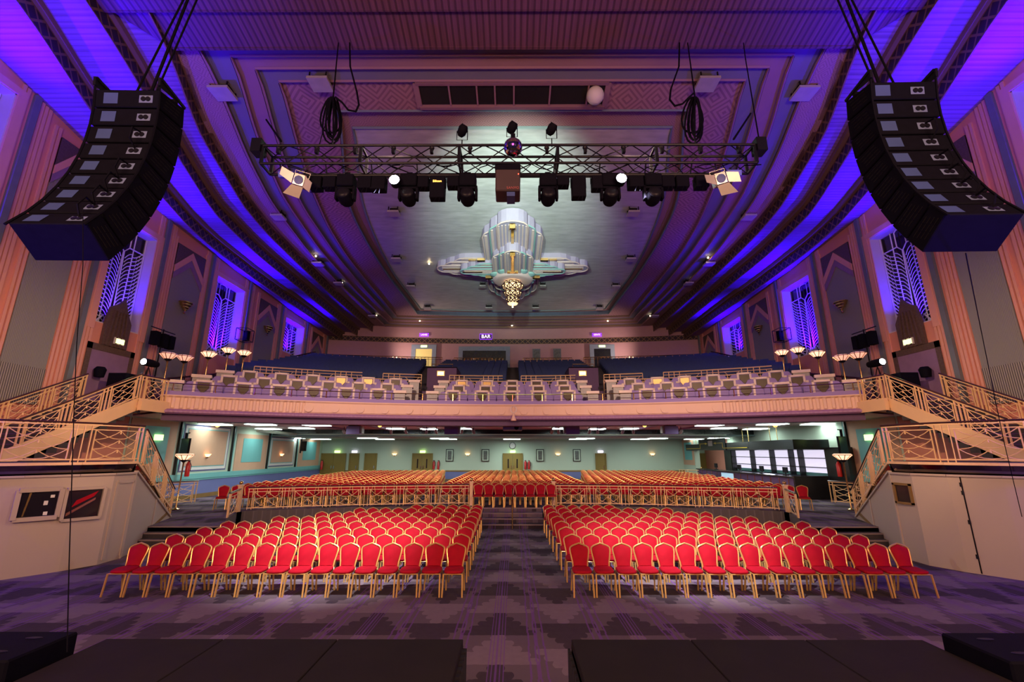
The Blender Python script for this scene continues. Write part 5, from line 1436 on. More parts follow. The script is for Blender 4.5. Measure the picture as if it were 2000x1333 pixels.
# ================================================================ LINE ARRAYS
def line_array(s, dx, dz):
    X_, Y_, Z_, yaw, W, D, h, tot, pw, ph0 = -6.354, 6.793, 8.873, .0207, 1.0565, .5745, .3866, .7505, .962, -.1524
    w = Vector((math.cos(yaw), math.sin(yaw), 0)); f_ = Vector((-math.sin(yaw), math.cos(yaw), 0)); up = Vector((0, 0, 1))
    if s > 0: X_ = -X_ + .1; w.x *= -1; f_.x *= -1
    P = Vector((X_ + dx, Y_, Z_ + dz)); O3 = P.copy()
    t = thing('line_array_speaker', 'curved hanging column of black loudspeaker boxes with pale label plates ' + SIDE[s], 'loudspeaker', O3, 0, 'hanging line arrays')
    path = []
    for k in range(9):
        ph = ph0 + tot * (k / 8) ** pw; d = f_ * math.cos(ph) - up * math.sin(ph); dn = -up * math.cos(ph) - f_ * math.sin(ph)
        g = .012
        A = [P + dn * g + w * (e * W / 2) for e in (-1, 1)]; B = [P + dn * (h - g) + w * (e * W / 2) for e in (-1, 1)]
        in_ = .03
        C_ = [P + dn * (g + in_) - d * D + w * (e * W / 2) for e in (-1, 1)]; E_ = [P + dn * (h - g - in_) - d * D + w * (e * W / 2) for e in (-1, 1)]
        m = MB(); vs = [v - O3 for v in (A[0], A[1], B[1], B[0], C_[0], C_[1], E_[1], E_[0])]
        m.add(vs, [(0, 1, 2, 3), (7, 6, 5, 4), (0, 4, 5, 1), (3, 2, 6, 7), (0, 3, 7, 4), (1, 5, 6, 2)]); o = obj('speaker_box', m, M['black'], t, bevel=.012)
        c0 = (C_[0] + C_[1] + E_[0] + E_[1]) / 4 - d * .006 - O3; vv = (E_[0] - C_[0]).normalized(); hh = (E_[0] - C_[0]).length
        def pl(x0, x1, y0, y1, dd=0):
            q = MB(); e = -d * dd
            q.quad(*[c0 + w * (x * W / 2) + vv * (y * hh / 2) + e for x, y in ((x0, y0), (x1, y0), (x1, y1), (x0, y1))]); return q
        # the plate sits towards the outer/near side as in the photograph
        sd = -1 if s < 0 else -1
        lab_x = (-.72, -.28) if s < 0 else (.28, .86)
        lab_x = (-.72, -.28) if s < 0 else (.3, .84)
        xs_ = lab_x if s < 0 else tuple(sorted(lab_x))
        if s > 0: xs_ = (.42, .88)
        obj('label_plate', pl(xs_[0], xs_[1], -.62, .62), M['softgrey'], o)
        # connector panel
        cx_ = (.38, .8) if s < 0 else (-.62, -.2)
        q = pl(cx_[0], cx_[1], -.35, .5, .001); obj('connector_panel', q, mat('steel_blue_plate', (.12, .16, .3), .5) if k == 0 and s < 0 else bpy.data.materials['steel_blue_plate'], o)
        q = MB()
        for ux in (.33, .67):
            cc = c0 + w * ((cx_[0] + (cx_[1] - cx_[0]) * ux) * W / 2) + vv * (.08 * hh / 2) - d * .004
            q.prism([(.04 * math.cos(2 * PI * j / 10), .04 * math.sin(2 * PI * j / 10)) for j in range(10)], (cc, w, vv, -d), .012)
        obj('connector', q, M['blackm'], o)
        # vents on the inner side face
        q = MB(); e = 1 if s < 0 else 1
        side = w * (W / 2 + .003)
        for j in range(4):
            for i in range(3):
                cc = P - d * (D * (.25 + .2 * i + .04 * j)) + dn * (h * (.25 + .16 * j)) + side - O3
                q.beam(cc - d * .05, cc + d * .05, .004, .014)
        obj('side_vents', q, M['greyblack'], o)
        path.append((P.copy(), d.copy(), dn.copy())); P = P + dn * h
    # top rigging frame
    P0, d, dn = path[0]; m = MB()
    for e in (-1, 1):
        a = P0 + w * (e * W / 2) - O3; m.add([a, a - d * (D + .02), a - d * (D + .02) - dn * .16, a - d * .05 - dn * .03], [(0, 1, 2, 3)]); m.beam(a - d * (D + .02) - dn * .02, a - d * (D + .02) - dn * .16, .04, .03); m.beam(a, a - d * D - dn * .16, .03, .05)
    m.beam(P0 - d * .2 - w * W / 2 - O3, P0 - d * .2 + w * W / 2 - O3, .06, .05); obj('rigging_frame', m, M['blackm'], t)
    # black frame rails along outer rear edge
    m = MB()
    for e in (-1, 1):
        pts = [p - dd * (D + .01) + w * (e * W / 2) - O3 for p, dd, nn in path] + [P - path[-1][1] * (D + .01) + w * (e * W / 2) - O3]
        m.tube(pts, .018, 5)
    obj('edge_rail', m, M['black'], t)
    # looped jumper cables
    for k in (3, 5, 6, 7, 8):
        p, dd, nn = path[k]; xx = (.6 if s < 0 else -.45) * W / 2 
        a = p - dd * D + w * xx + nn * h * .45 - O3; b = a - dd * .02 + nn * (-h * .9); m = MB()
        m.tube([a, a - dd * .16 + nn * (-.1), b - dd * .16 + nn * .06, b], .014, 5); obj('jumper_cable', m, M['black'], t, smooth=True)
    # hoist ropes to the ceiling
    for j, (e, up_) in enumerate(((.15, 0), (.3, 1), (-.35, 2))):
        a = P0 - d * .25 + w * (e * W / 2); b = a + Vector((-s * (.2 + .25 * j), .6, 6.5)); rope('hoist_chain', [a, a.lerp(b, .5) + Vector((.02, 0, 0)), b], .018 if j else .024, 'black hoist rope holding the hanging speakers, %s, %s' % (['thickest', 'middle', 'outermost'][j], SIDE[s]), 'chain')
line_array(-1, 0, 0); line_array(1, 0.06, .12)
# thin safety wire falling from the left array to the deck
rope('plumb_wire', [at_y(162, 400, 5.4), at_y(162, 518, 5.0), at_y(150, 670, 4.8), at_y(145, 788, 4.7), at_y(135, 1100, 4.4), at_z(131, 1275, 1.33)], .0045, 'thin black wire dropping from the hanging speakers to the bass speaker opposite the bar', 'wire')
rope('plumb_wire', [at_y(1886, 495, 5.4), at_y(1915, 640, 9.0), at_y(1960, 860, 10.5), at_y(1996, 1010, 10.8)], .007, 'thin black wire dropping from the hanging speakers on the bar side', 'wire')
# ================================================================ UNDER THE BALCONY
for s in (-1, 1):
    ym = 40 if s < 0 else 35.6
    m = MB(); m.bx(s * (WX - .015), s * WX, 19.6, ym, ZU, 4.42); struct('wall_under_balcony', m, M['mint'])
    m = MB(); m.bx(s * (WX - .03), s * (WX - .015), 19.6, ym, ZU, 1.6); struct('wall_dado', m, M['dado'])
    m = MB(); m.bx(s * (WX - .1), s * (WX - .03), 19.6, ym, 1.58, 1.84); m.bx(s * (WX - .07), s * (WX - .03), 19.6, ym, 1.5, 1.56); struct('trim_34', m, M['teal'])
    m = MB(); m.bx(s * (WX - .06), s * (WX - .03), 19.6, ym, ZU, .8); struct('baseboard_%s' % ('right' if s > 0 else 'left'), m, M['woodtrim'])
def wall_panel(s, y0, y1, z0, z1, kind, label):
    t = thing('painted_wall_panel', label, 'wall panel', (s * (WX - .02), (y0 + y1) / 2, z0)); w = (y1 - y0) / 2; h = z1 - z0
    m = MB(); m.bx(0, -s * .02, -w, w, 0, h)
    if kind == 'teal':
        obj('border', m, M['peach'], t); m = MB(); m.bx(-s * .02, -s * .035, -w * .62, w * .62, h * .22, h * .88); obj('field', m, M['teal'], t)
    else:
        obj('border', m, M['indigo'], t)
        m = MB(); m.bx(-s * .02, -s * .03, -w + .07, w - .07, .07, h - .07); obj('inner_border', m, M['white'], t)
        m = MB(); m.bx(-s * .03, -s * .04, -w + .22, w - .22, .22, h - .2); obj('teal_line', m, M['teal'], t)
        m = MB(); m.bx(-s * .04, -s * .05, -w + .27, w - .27, .27, h - .25); obj('field', m, M['peach'], t)
wall_panel(-1, 19.7, 22.5, 1.84, 4.38, 'teal', 'turquoise and peach wall panel nearest the small stair, opposite the bar side')
wall_panel(-1, 23.0, 26.75, 1.95, 4.3, 'peach', 'peach wall panel with indigo frame and lit wall lamp, nearer the small stair')
wall_panel(-1, 27.5, 31.0, 1.84, 4.0, 'teal', 'turquoise panel in peach border between the two indigo-framed panels')
wall_panel(-1, 31.3, 34.9, 1.95, 3.95, 'peach', 'peach wall panel with indigo frame and lit wall lamp, nearer the back wall')
wall_panel(-1, 35.6, 39.4, 1.84, 3.98, 'teal', 'turquoise panel in peach border beside the back corner')
wall_panel(1, 19.7, 22.6, 1.0, 4.38, 'teal', 'turquoise and peach wall panel nearest the small stair, on the bar side')
for s in (-1, 1):
    m = MB()
    for y in (22.75, 27.1, 31.15, 35.2): 
        if s > 0 and y > 24: continue
        m.bx(s * (WX - .12), s * WX, y - .08, y, 1.84, 4.4)
    struct('trim_35', m, M['dark'])
    m = MB()
    for y in (22.75, 27.1, 31.15, 35.2):
        if s > 0 and y > 24: continue
        m.bx(s * (WX - .1), s * WX, y, y + .12, 1.84, 4.4)
    struct('trim_36', m, M['teal'])
def sconce(loc, ang, label, grp='shell wall lamps'):
    t = thing('wall_sconce', label, 'wall lamp', loc, ang, grp)
    m = MB(); n = 8
    for k in range(n):
        a, b = PI * k / n, PI * (k + 1) / n
        m.quad(*[(r * math.cos(q), -r * math.sin(q) * .8 - .02, z) for r, q, z in ((.09, a, -.08), (.09, b, -.08), (.22, b, .07), (.22, a, .07))])
    obj('glass_bowl', m, M['e_warm'], t)
    m = MB(); m.lathe([(.02, -.15), (.09, -.08)], (0, -.05, 0), 8); obj('cup', m, M['blackm'], t)
for px, py, l_ in ((404, 890, 'nearer the small stair'), (549, 889, 'nearer the back wall')):
    p = at_x(px, py, -WX + .1); sconce(p, PI / 2, 'glowing shell lamp on an indigo-framed peach panel, ' + l_)
BW = 39.93
def bx_(px): return at_y(px, 900, BW).x
for px, l_ in ((770, 'left of the double doors nearest the centre block'), (913, 'between the pictures away from the bar side'), (1090, 'between the pictures toward the bar side'), (1275, 'beyond the single door toward the bar')):
    sconce((bx_(px), BW - .02, 2.74), 0, 'glowing shell lamp on the back wall ' + l_.replace('left of', 'beside'))
# doors
DN = 5
for i, (a, b, kind) in enumerate(((628, 674, 2), (683, 700, 1), (713, 735, 1), (806, 844, 2), (983, 1020, 2), (1164, 1183, 1), (1362, 1408, 2))):
    x0, x1 = bx_(a), bx_(b); DN += 1; root = bpy.data.objects.new('door_%d' % DN, None); COL.objects.link(root); root['kind'] = 'structure'; root.location = ((x0 + x1) / 2, BW, ZU); w = (x1 - x0) / 2; h = 2.18
    m = MB(); m.bx(-w - .05, -w + .05, -.08, .05, 0, h + .05); m.bx(w - .05, w + .05, -.08, .05, 0, h + .05); m.bx(-w, w, -.08, .05, h - .05, h + .05); obj('door_frame', m, M['wood'], root)
    for k in range(kind):
        xa = -w + .05 + k * (2 * w - .1) / kind; xb = xa + (2 * w - .1) / kind - .015
        m = MB(); m.bx(xa, xb, -.04, .0, .01, h - .05); lf = obj('door_leaf', m, M['wood'], root)
        if i in (3, 4): m = MB(); c = (xa + xb) / 2; m.bx(c - .05, c + .05, -.05, -.04, 1.0, 1.75); obj('door_vision_panel', m, M['glassdark'], lf)
        m = MB(); e = xb - .1 if k == 0 else xa + .1; m.bx(e - .03, e + .03, -.07, -.04, .95, 1.2); obj('door_handle', m, M['chrome'], lf)
    if i != 2:
        m = MB(); sx = {0: .3, 6: .2}.get(i, 0); m.bx(-.22, .22, -.12, 0, -.09, .09)
        tag(obj('exit_sign', m, M['e_sign'] if i not in (1, 5) else M['e_neonw'], loc=((x0 + x1) / 2 + sx, BW, ZU + h + .18)), 'lit exit sign over the %s' % ['wide double doors in the corner opposite the bar', 'narrow door beside the corner double doors', '', 'double doors between plain wall and pictures', 'middle double doors under the clock', 'single door toward the bar side', 'double doors in the bar corner'][i], 'exit sign', 'exit signs over the back wall doors')
for px, l_ in ((878, 'farthest from the bar side'), (948, 'next to the clock, away from the bar side'), (1055, 'next to the clock, toward the bar side'), (1127, 'nearest the bar side')):
    t = thing('framed_picture', 'black-framed print on the back wall, ' + l_, 'picture', (bx_(px), BW, 2.15), 0, 'prints on the back wall')
    m = MB(); m.bx(-.33, .33, -.05, 0, 0, 1.02); obj('frame', m, M['dark'], t); m = MB(); m.bx(-.27, .27, -.06, -.05, .06, .96); obj('mount', m, M['mint'], t); m = MB(); m.bx(-.17, .17, -.065, -.06, .14, .88); obj('print', m, M['picture'], t)
t = thing('wall_clock', 'round dark-rimmed wall clock above the middle double doors', 'clock', (bx_(1001), BW, 3.46))
m = MB(); m.prism([(.29 * math.cos(2 * PI * k / 24), .29 * math.sin(2 * PI * k / 24)) for k in range(24)], ((0, 0, 0), (1, 0, 0), (0, 0, 1), (0, -1, 0)), .05); obj('rim', m, M['dark'], t)
m = MB(); m.prism([(.24 * math.cos(2 * PI * k / 24), .24 * math.sin(2 * PI * k / 24)) for k in range(24)], ((0, -.05, 0), (1, 0, 0), (0, 0, 1), (0, -1, 0)), .01); obj('dial', m, M['white'], t)
m = MB(); m.beam((0, -.065, 0), (.02, -.065, .17), .02, .005); m.beam((0, -.065, 0), (.1, -.065, -.09), .025, .005)
for k in range(12): m.box((.2 * math.sin(PI * k / 6), -.063, .2 * math.cos(PI * k / 6)), (.025, .004, .04))
obj('hands', m, M['dark'], t)
def ext(loc, label, sc=1):
    t = thing('fire_extinguisher', label, 'fire extinguisher', loc, 0, 'fire extinguishers')
    m = MB(); m.lathe([(.075 * sc, 0), (.08 * sc, .03), (.08 * sc, .45 * sc), (.04 * sc, .52 * sc), (.03 * sc, .56 * sc)], (0, 0, 0), 10); obj('cylinder', m, M['redext'], t, smooth=True)
    m = MB(); m.box((0, 0, .58 * sc), (.12 * sc, .05, .05)); m.tube([(.05, 0, .56 * sc), (.12 * sc, 0, .4 * sc), (.1 * sc, 0, .2 * sc)], .015, 5); obj('valve_and_hose', m, M['dark'], t)
for px, l_ in ((848, 'beside the double doors, nearer them'), (857, 'beside the double doors, farther from them'), (1026, 'beside the middle doors, nearer them'), (1033, 'beside the middle doors, farther from them')):
    m = MB(); m.bx(-.13, .13, -.02, .0, 0, .95); x = bx_(px)
    ext((x, BW - .12, 1.5), 'red fire extinguisher on the back wall ' + l_, 1.25)
ext((-16.2, 39.5, 1.5), 'red fire extinguisher in the back corner opposite the bar', 1.3)
ext((-16.0, 23.0, 1.75), 'red fire extinguisher by the torchiere opposite the bar', 1.3)
ext((16.0, 23.0, 1.75), 'red fire extinguisher by the torchiere on the bar side', 1.3)
# recess on the bar side rear with its doors
m = MB(); m.bx(WX, 19, 40, 40.3, 0, 4.4); m.bx(18.7, 19, 35.4, 40, 0, 4.4); m.bx(WX, 19, 35.3, 35.5, 0, 4.4); struct('wall_recess', m, M['mint'])
m = MB(); m.bx(WX, 19, 35.4, 40.2, 4.02, 4.1); struct('ceiling_recess', m, M['mint'])
m = MB(); m.quad((WX, 35, ZU), (19, 35, ZU), (19, 40.2, ZU), (WX, 40.2, ZU)); struct('floor_recess', m, M['carpet'])
m = MB(); m.bx(14.62, 15.0, 37.4, 40, ZU, 4.02); struct('wall_pier', m, M['mint'])
t = thing('painted_wall_panel', 'narrow turquoise panel with peach border on the pier by the bar corner doors', 'wall panel', (14.61, 38.7, 1.9))
m = MB(); m.bx(-.02, 0, -1.2, 1.2, 0, 2.05); obj('border', m, M['peach'], t); m = MB(); m.bx(-.03, -.02, -.8, .8, .4, 1.8); obj('field', m, M['teal'], t)
# fluorescent ceiling panels
FRT = [(422, 828), (510, 828), (525, 837), (590, 835.6), (619.5, 829.5), (773, 836.6), (838, 837.3), (906, 836.2), (1094, 836.2), (1166, 837.3), (1229, 836.6), (1385, 829.7), (1413, 835.6), (1476, 837), (1508, 827.5), (1596, 827)]
REA = [(574.5, 855.5), (635, 858), (718.6, 855.3), (764, 858.7), (859, 855.8), (883, 859), (1000, 859.3), (1121, 859), (1143, 855.8), (1236, 858.9), (1284, 855.8), (1339, 858.6), (1403, 855.4)]
def zone(px): return 'opposite the bar side' if px < 960 else ('in the middle' if px < 1050 else 'on the bar side')
lit_pts = []
for lst, z, nm in ((FRT, 4.42, 'front'), (REA, 4.02, 'rear')):
    cnt_ = {}
    for px, py in lst:
        p = at_z(px, py, z - .03); p.y = min(p.y, 30.9 if nm == 'front' else 37.6)
        q = zone(px); cnt_[q] = cnt_.get(q, 0) + 1
        n_ = cnt_[q]
        t = thing('ceiling_light_panel', 'lit square light panel, %s %s, %s part of the low ceiling' % (ORD[n_], {'opposite the bar side': 'opposite the bar side', 'in the middle': 'in the middle', 'on the bar side': 'toward the bar side'}[q], nm), 'ceiling light', (p.x, p.y, z), 0, 'light panels under the balcony')
        w = .62 if nm == 'front' else .72; d_ = .6 if nm == 'front' else .45
        if abs(px - 1003) < 300 and nm == 'front': w = .5
        m = MB(); m.bx(-w, w, -d_, d_, -.05, 0); m.bx(-w * .7, w * .7, -d_ * .7, d_ * .7, -.09, -.05); obj('housing', m, M['white'], t)
        m = MB(); m.bx(-w + .04, w - .04, -d_ + .04, d_ - .04, -.105, -.09); obj('diffuser', m, M['e_tube'], t)
        lit_pts.append((p.x, p.y, z - .17, nm, w))
for px, py, l_ in ((425, 831, 'next to the light panel opposite the bar side'), (742, 831, 'amber, opposite the bar side'), (1259, 831, 'amber, toward the bar side'), (1514, 831, 'next to the light panel on the bar side')):
    p = at_z(px, py, 4.36); m = MB(); m.sphere((0, 0, 0), .12, 10); tag(obj('globe_bulb', m, M['e_amber'], loc=p), 'globe bulb under the balcony edge, ' + l_, 'bulb', 'globe bulbs under the balcony')
for px, l_ in ((692, 'farthest from the bar side'), (882, 'nearer the projector, away from the bar side'), (1118, 'nearer the projector, toward the bar side'), (1309, 'nearest the bar side')):
    p = at_y(px, 841, 26.5); t = thing('purple_loudspeaker_box', 'purple box hung under the balcony, ' + l_, 'loudspeaker', (p.x, 26.5, 4.42), 0, 'purple boxes under the balcony')
    m = MB(); m.bx(-.38, .38, -.25, .25, -.5, -.06); obj('case', m, M['purple'], t); m = MB(); m.bx(-.3, .3, -.2, .2, -.06, 0); obj('bracket', m, M['dark'], t)
    m = MB(); m.box((.45 if px < 1000 else -.45, 0, -.25), (.12, .4, .4)); obj('end_cap', m, M['grey'], t)
for i, px in enumerate((672, 764, 793, 833, 852, 902, 925, 1078, 1091, 1151, 1167, 1216, 1237, 1330)):
    p = at_y(px, 842, 27.5); t = thing('small_spotlight', 'small grey spotlight clamped under the balcony, %s from the side opposite the bar' % ORD[i + 1], 'spotlight', (p.x, 27.5, 4.4), 0, 'small spotlights under the balcony')
    m = MB(); m.lathe([(.06, -.16), (.09, -.1), (.09, .1), (.05, .16)], (0, 0, 0), 10); o = obj('body', m, M['grey'], t, smooth=True); o.location = (0, 0, -.3); o.rotation_euler = (.9, .3 if i % 2 else -.3, 0)
    m = MB(); m.tube([(0, 0, 0), (0, 0, -.25)], .02, 5); obj('stem', m, M['dark'], t)
# centre projector and bell-shaped lamp
t = thing('ceiling_projector', 'pale projector fixed under the middle of the balcony edge', 'projector', (0, 24.0, 4.42))
m = MB(); m.bx(-.5, .5, -.35, .35, -.42, -.12); obj('case', m, M['grey'], t, bevel=.03); m = MB(); m.bx(-.9, .9, -.5, .5, -.1, -.02); obj('mount_plate', m, M['dark'], t)
m = MB(); m.lathe([(.12, 0), (.12, .05)], (0, 0, 0), 12); o = obj('lens', m, M['blackm'], t); o.location = (.2, -.36, -.27); o.rotation_euler = (PI / 2, 0, 0)
t = thing('bell_camera', 'cream bell-shaped camera hanging from a bent bracket at the middle of the balcony front', 'camera', (.05, 21.6, 4.5))
m = MB(); m.lathe([(.02, .22), (.05, .18), (.07, .05), (.13, -.08), (.14, -.14), (.09, -.16)], (0, 0, 0), 14); obj('body', m, M['fascia'], t, smooth=True)
m = MB()
for e in (-1, 1): m.tube([(0, 0, .2), (e * .12, .05, .3), (e * .14, .1, .45), (e * .07, .25, .55), (0, .4, .56)], .015, 5)
obj('bracket', m, M['white'], t, smooth=True)
# wall monitors on brackets
def monitor(px, py, X_, w, h, label, s):
    p = at_x(px, py, X_ * 1.0); t = thing('wall_monitor', label, 'monitor', p, 0)
    t.rotation_euler = (0, 0, s * .5)
    m = MB(); m.bx(-w / 2, w / 2, -.04, .04, -h / 2, h / 2); obj('housing', m, M['blackm'], t, bevel=.01)
    m = MB(); m.bx(-w / 2 + .04, w / 2 - .04, -.046, -.04, -h / 2 + .04, h / 2 - .04); obj('screen', m, M['dark'], t)
    m = MB(); a = -s * 1; m.beam((0, .05, 0), (s * .8, .35, 0), .05, .05); m.bx(s * .75, s * .8, .3, .4, -h * .7, h * .9); m.beam((s * .78, .35, h * .85), (0, .1, h * .85), .04, .04); obj('bracket', m, M['blackm'], t)
monitor(362, 872, -15.4, .72, .72, 'dark square monitor on a wall bracket over the torchiere opposite the bar', -1)
monitor(593, 872, -15.5, .6, .72, 'small dark monitor on a wall bracket near the back corner', -1)
monitor(1646, 872, 15.4, .72, .9, 'tall dark speaker-shaped monitor on a bracket at the bar end', 1)
for s in (-1, 1):
    p = at_y(361 if s < 0 else 1645, 889, 19.6); torchiere((p.x, 19.6, ZU), p.z - ZU, 'brass torchiere with glowing glass standing on the raised floor ' + SIDE[s], 'torchieres on the raised floor', 'e_tor', .36)
    p = at_x(310 if s < 0 else 1697, 855, s * (WX - .1)); m = MB(); m.bx(-.05, .05, -.22, .22, -.13, .13); tag(obj('exit_sign', m, M['e_sign'], loc=p), 'lit green exit sign on the turquoise wall under the balcony end ' + SIDE[s], 'exit sign')
    p = at_x(231 if s < 0 else 1776, 668, s * (WX - .1)); t = thing('exit_sign', 'lit exit sign over the balcony landing door ' + SIDE[s], 'exit sign', p)
    m = MB(); m.bx(-.08, .08, -.25, .25, -.14, .14); obj('sign_box', m, M['white'], t); m = MB(); m.bx(-.085, .085, -.2, .2, -.1, .1); obj('sign_face', m, M['e_sign'], t)
    # hanging cage frames and followspots on the landing
    p = at_x(478 if s < 0 else 1527, 655, s * (WX - .45)); t = thing('wall_cage', 'black wire cage with speaker by the middle window ' + SIDE[s], 'wall speaker', p)
    m = MB()
    for a in (-.3, .3):
        for b in (-.35, .35): m.beam((a, -.4, b), (a, .4, b), .03, .03); m.beam((a, b * 1.14, -.35), (a, b * 1.14, .35), .03, .03)
        
    for b in (-.35, .35):
        for c_ in (-.4, .4): m.beam((-.3, c_, b), (.3, c_, b), .03, .03)
    obj('cage', m, M['blackm'], t); m = MB(); m.bx(-.12, .12, .05, .35, -.3, .3); obj('speaker', m, M['black'], t)
    p = at_y(286 if s < 0 else 1718, 708, 17.6); z0 = 4.75
    t = thing('follow_spot', 'large follow spot shining brilliant white on the stair landing ' + SIDE[s], 'stage light', (p.x, 17.6, z0), 0, 'follow spots on the landings')
    h_ = p.z - z0
    m = MB(); m.lathe([(.12, .55), (.15, .3), (.15, -.1), (.13, -.14)], (0, 0, 0), 16); o = obj('barrel', m, M['black'], t, smooth=True); o.location = (0, 0, h_); o.rotation_euler = (-PI / 2, 0, 0)
    m = MB(); m.lathe([(.12, -.145), (.08, -.16), (.03, -.17)], (0, 0, 0), 16); obj('lens', m, M['e_star'], o, smooth=True)
    for k in range(3):
        m = MB(); a = 2 * PI * k / 3 + .5; m.tube([(0, 0.15, h_ - .15), (.45 * math.cos(a), .15 + .45 * math.sin(a), .02)], .018, 6); obj('leg', m, M['blackm'], t)
    p = at_x(316 if s < 0 else 1690, 665, s * (WX - .8)); t = thing('side_lighting_boom', 'black lamp boom with hanging lights beside the follow spot ' + SIDE[s], 'stage light', (p.x, p.y, 4.75))
    m = MB(); m.tube([(0, 0, 0), (0, 0, p.z - 4.75 + .5)], .03, 6); m.tube([(0, -.7, p.z - 4.3), (0, .7, p.z - 4.3)], .025, 6); obj('pole', m, M['blackm'], t)
    for k, y in enumerate((-.4, .1, .5)):
        m = MB(); m.bx(-.13, .13, y - .14, y + .14, p.z - 5.05, p.z - 4.45); obj('lamp_body', m, M['black'], t)
    for k in range(2):
        m = MB(); m.lathe([(.16, -.3), (.2, 0), (.13, .1)], (0, 0, 0), 10); p2 = at_y(196 if s < 0 else 1806, 722 + k * 25, 17.4)
        if k == 0: tag(obj('round_lamp_can', m, M['black'], loc=p2, smooth=True), 'black round lamp can at the stair top by the wall ' + SIDE[s], 'stage light')
    m = MB(); m.bx(-.35, .35, -.3, .3, 0, 1.15); m.bx(-.25, .25, -.32, -.3, .1, 1.0); p3 = at_y(205 if s < 0 else 1800, 760, 17.5); tag(obj('equipment_case', m, M['black'], loc=(s * 15.3, 17.5, 4.75), bevel=.01), 'black equipment case on the stair landing ' + SIDE[s], 'equipment case')
# ---- the bar
t = thing('bar_counter', 'long dark panelled bar counter along the side wall under the balcony', 'bar counter', (14.9, 24.0, ZU))
m = MB(); m.bx(-.55, .0, 0, 12.5, 0, 1.02); obj('body', m, M['purpled'], t)
m = MB(); m.bx(-.62, .1, 0, 12.6, 1.02, 1.1); obj('worktop', m, M['dark'], t, bevel=.01)
m = MB(); m.bx(-.62, 1.1, -.12, 0, 0, 1.14); obj('end_panel', m, M['dark'], t)
for k in range(14):
    m = MB(); m.bx(-.575, -.55, .5 + k * .85, .54 + k * .85, .06, .98); obj('gilt_strip', m, M['gold'], t)
m = MB(); m.bx(-.58, -.55, 6.6, 8.3, .1, .96); obj('lit_cooler_front', m, emit('cool_glow_panel', (.45, .7, .9), .5), t)
t = thing('bar_back_shelves', 'white-lit bar back shelving with dark uprights on the side wall', 'shelving', (16.42, 24.0, 1.65))
m = MB(); m.bx(.0, .05, 0, 10.3, 0, 1.42); obj('lit_back', m, M['e_bar'], t)
for z in (0, .47, .95, 1.4): m = MB(); m.bx(-.3, 0, 0, 10.3, z - .02, z + .02); obj('shelf', m, M['dark'], t)
for y in (0, 2.3, 3.2, 5.2, 7.6, 10.3): m = MB(); m.bx(-.32, 0, y - .04, y + .04, -.02, 1.42); obj('upright', m, M['dark'], t)
m = MB(); m.bx(-.35, -.02, -1.6, -.04, -1.0, 1.5); obj('end_cabinet', m, M['dark'], t); m = MB(); m.bx(-.35, -.02, 10.35, 11.4, -1.0, 1.42); obj('end_cabinet', m, M['dark'], t)
t = thing('bar_canopy', 'dark canopy with yellow arrow lines hanging over the bar on brass rods', 'canopy', (14.5, 24.0, 3.05))
m = MB(); m.bx(-.15, 1.7, -.3, 4.2, 0, .5); m.bx(-.15, .4, 4.2, 14.5, 0, .48); obj('fascia_board', m, M['dark'], t, bevel=.01)
m = MB(); m.bx(-.2, -.15, 7.2, 11.5, 0, .8); obj('centre_board', m, M['dark'], t)
for y in (1.2, 1.9, 4.3, 5.0, 8.3, 9.0, 12.5): m = MB(); m.tube([(-.05, y, .45), (-.05, y, 1.35)], .02, 6); obj('hanging_rod', m, M['gold'], t)
m = MB(); my = mat('yellow_line_paint', (.6, .45, .05), .5)
X0 = -.215
m.bx(X0, X0 + .02, 4.3, 7.6, .12, .16) ; m.bx(X0, X0 + .02, 7.56, 7.62, .12, .5); m.bx(X0, X0 + .02, 7.6, 8.6, .46, .5); m.prism([(8.6, .4), (9.0, .48), (8.6, .56)], ((X0, 0, 0), (0, 1, 0), (0, 0, 1), (1, 0, 0)), .02)
m.bx(X0, X0 + .02, 11.4, 14.2, .12, .16); m.bx(X0, X0 + .02, 11.36, 11.42, .12, .5); m.bx(X0, X0 + .02, 10.4, 11.4, .46, .5); m.prism([(10.4, .4), (10.0, .48), (10.4, .56)][::-1], ((X0, 0, 0), (0, 1, 0), (0, 0, 1), (1, 0, 0)), .02)
obj('arrow_lines', m, my, t)
m = MB(); m.bx(-.23, -.2, 9.15, 9.85, .3, .68); obj('square_emblem', m, M['grey'], t)
for i, px in enumerate((1471, 1508, 1552, 1434)):
    Y_ = (30.5, 27.8, 25.4, 34.0)[i]; q = thing('till_terminal', 'small dark till screen on the bar counter, %s from the hall stairs' % ORD[(3, 2, 1, 4)[i]], 'till', (14.75, Y_, ZU + 1.1), 0, 'till screens on the bar')
    m = MB(); m.box((0, 0, .28), (.06, .42, .3)); obj('screen', m, M['blackm'], q); m = MB(); m.bx(-.1, .1, -.12, .12, 0, .04); m.bx(-.02, .02, -.03, .03, 0, .25); obj('stand', m, M['dark'], q)
# duct run on the side opposite the bar and ceiling cross pipe
m = MB(); m.tube([(-14.8, 26.6, 4.12), (-14.8, 31.3, 4.1)], .09, 8); m.tube([(-14.8, 31.3, 4.1), (14.5, 31.3, 4.05)], .05, 8)
tag(obj('ceiling_pipe', m, M['mint'], smooth=True), 'pale pipe running under the balcony ceiling along the beam', 'pipe')
# short cream gate by the bar corner
lattice([(13.2, 37.2, ZU), (14.4, 36.2, ZU)], .95, 'short cream railing by the bar corner doors', None, .2)
newel(14.5, 36.1, ZU, 1.0, 'cream newel post with brass ball by the bar corner doors')
# ================================================================ LIGHTING
wd = bpy.data.worlds.new('world'); S.world = wd; wd.use_nodes = True
wd.node_tree.nodes['Background'].inputs[0].default_value = (.3, .2, .6, 1); wd.node_tree.nodes['Background'].inputs[1].default_value = .05
BLUE = (.035, .0, 1.0); VIO = (.22, .01, 1.0)
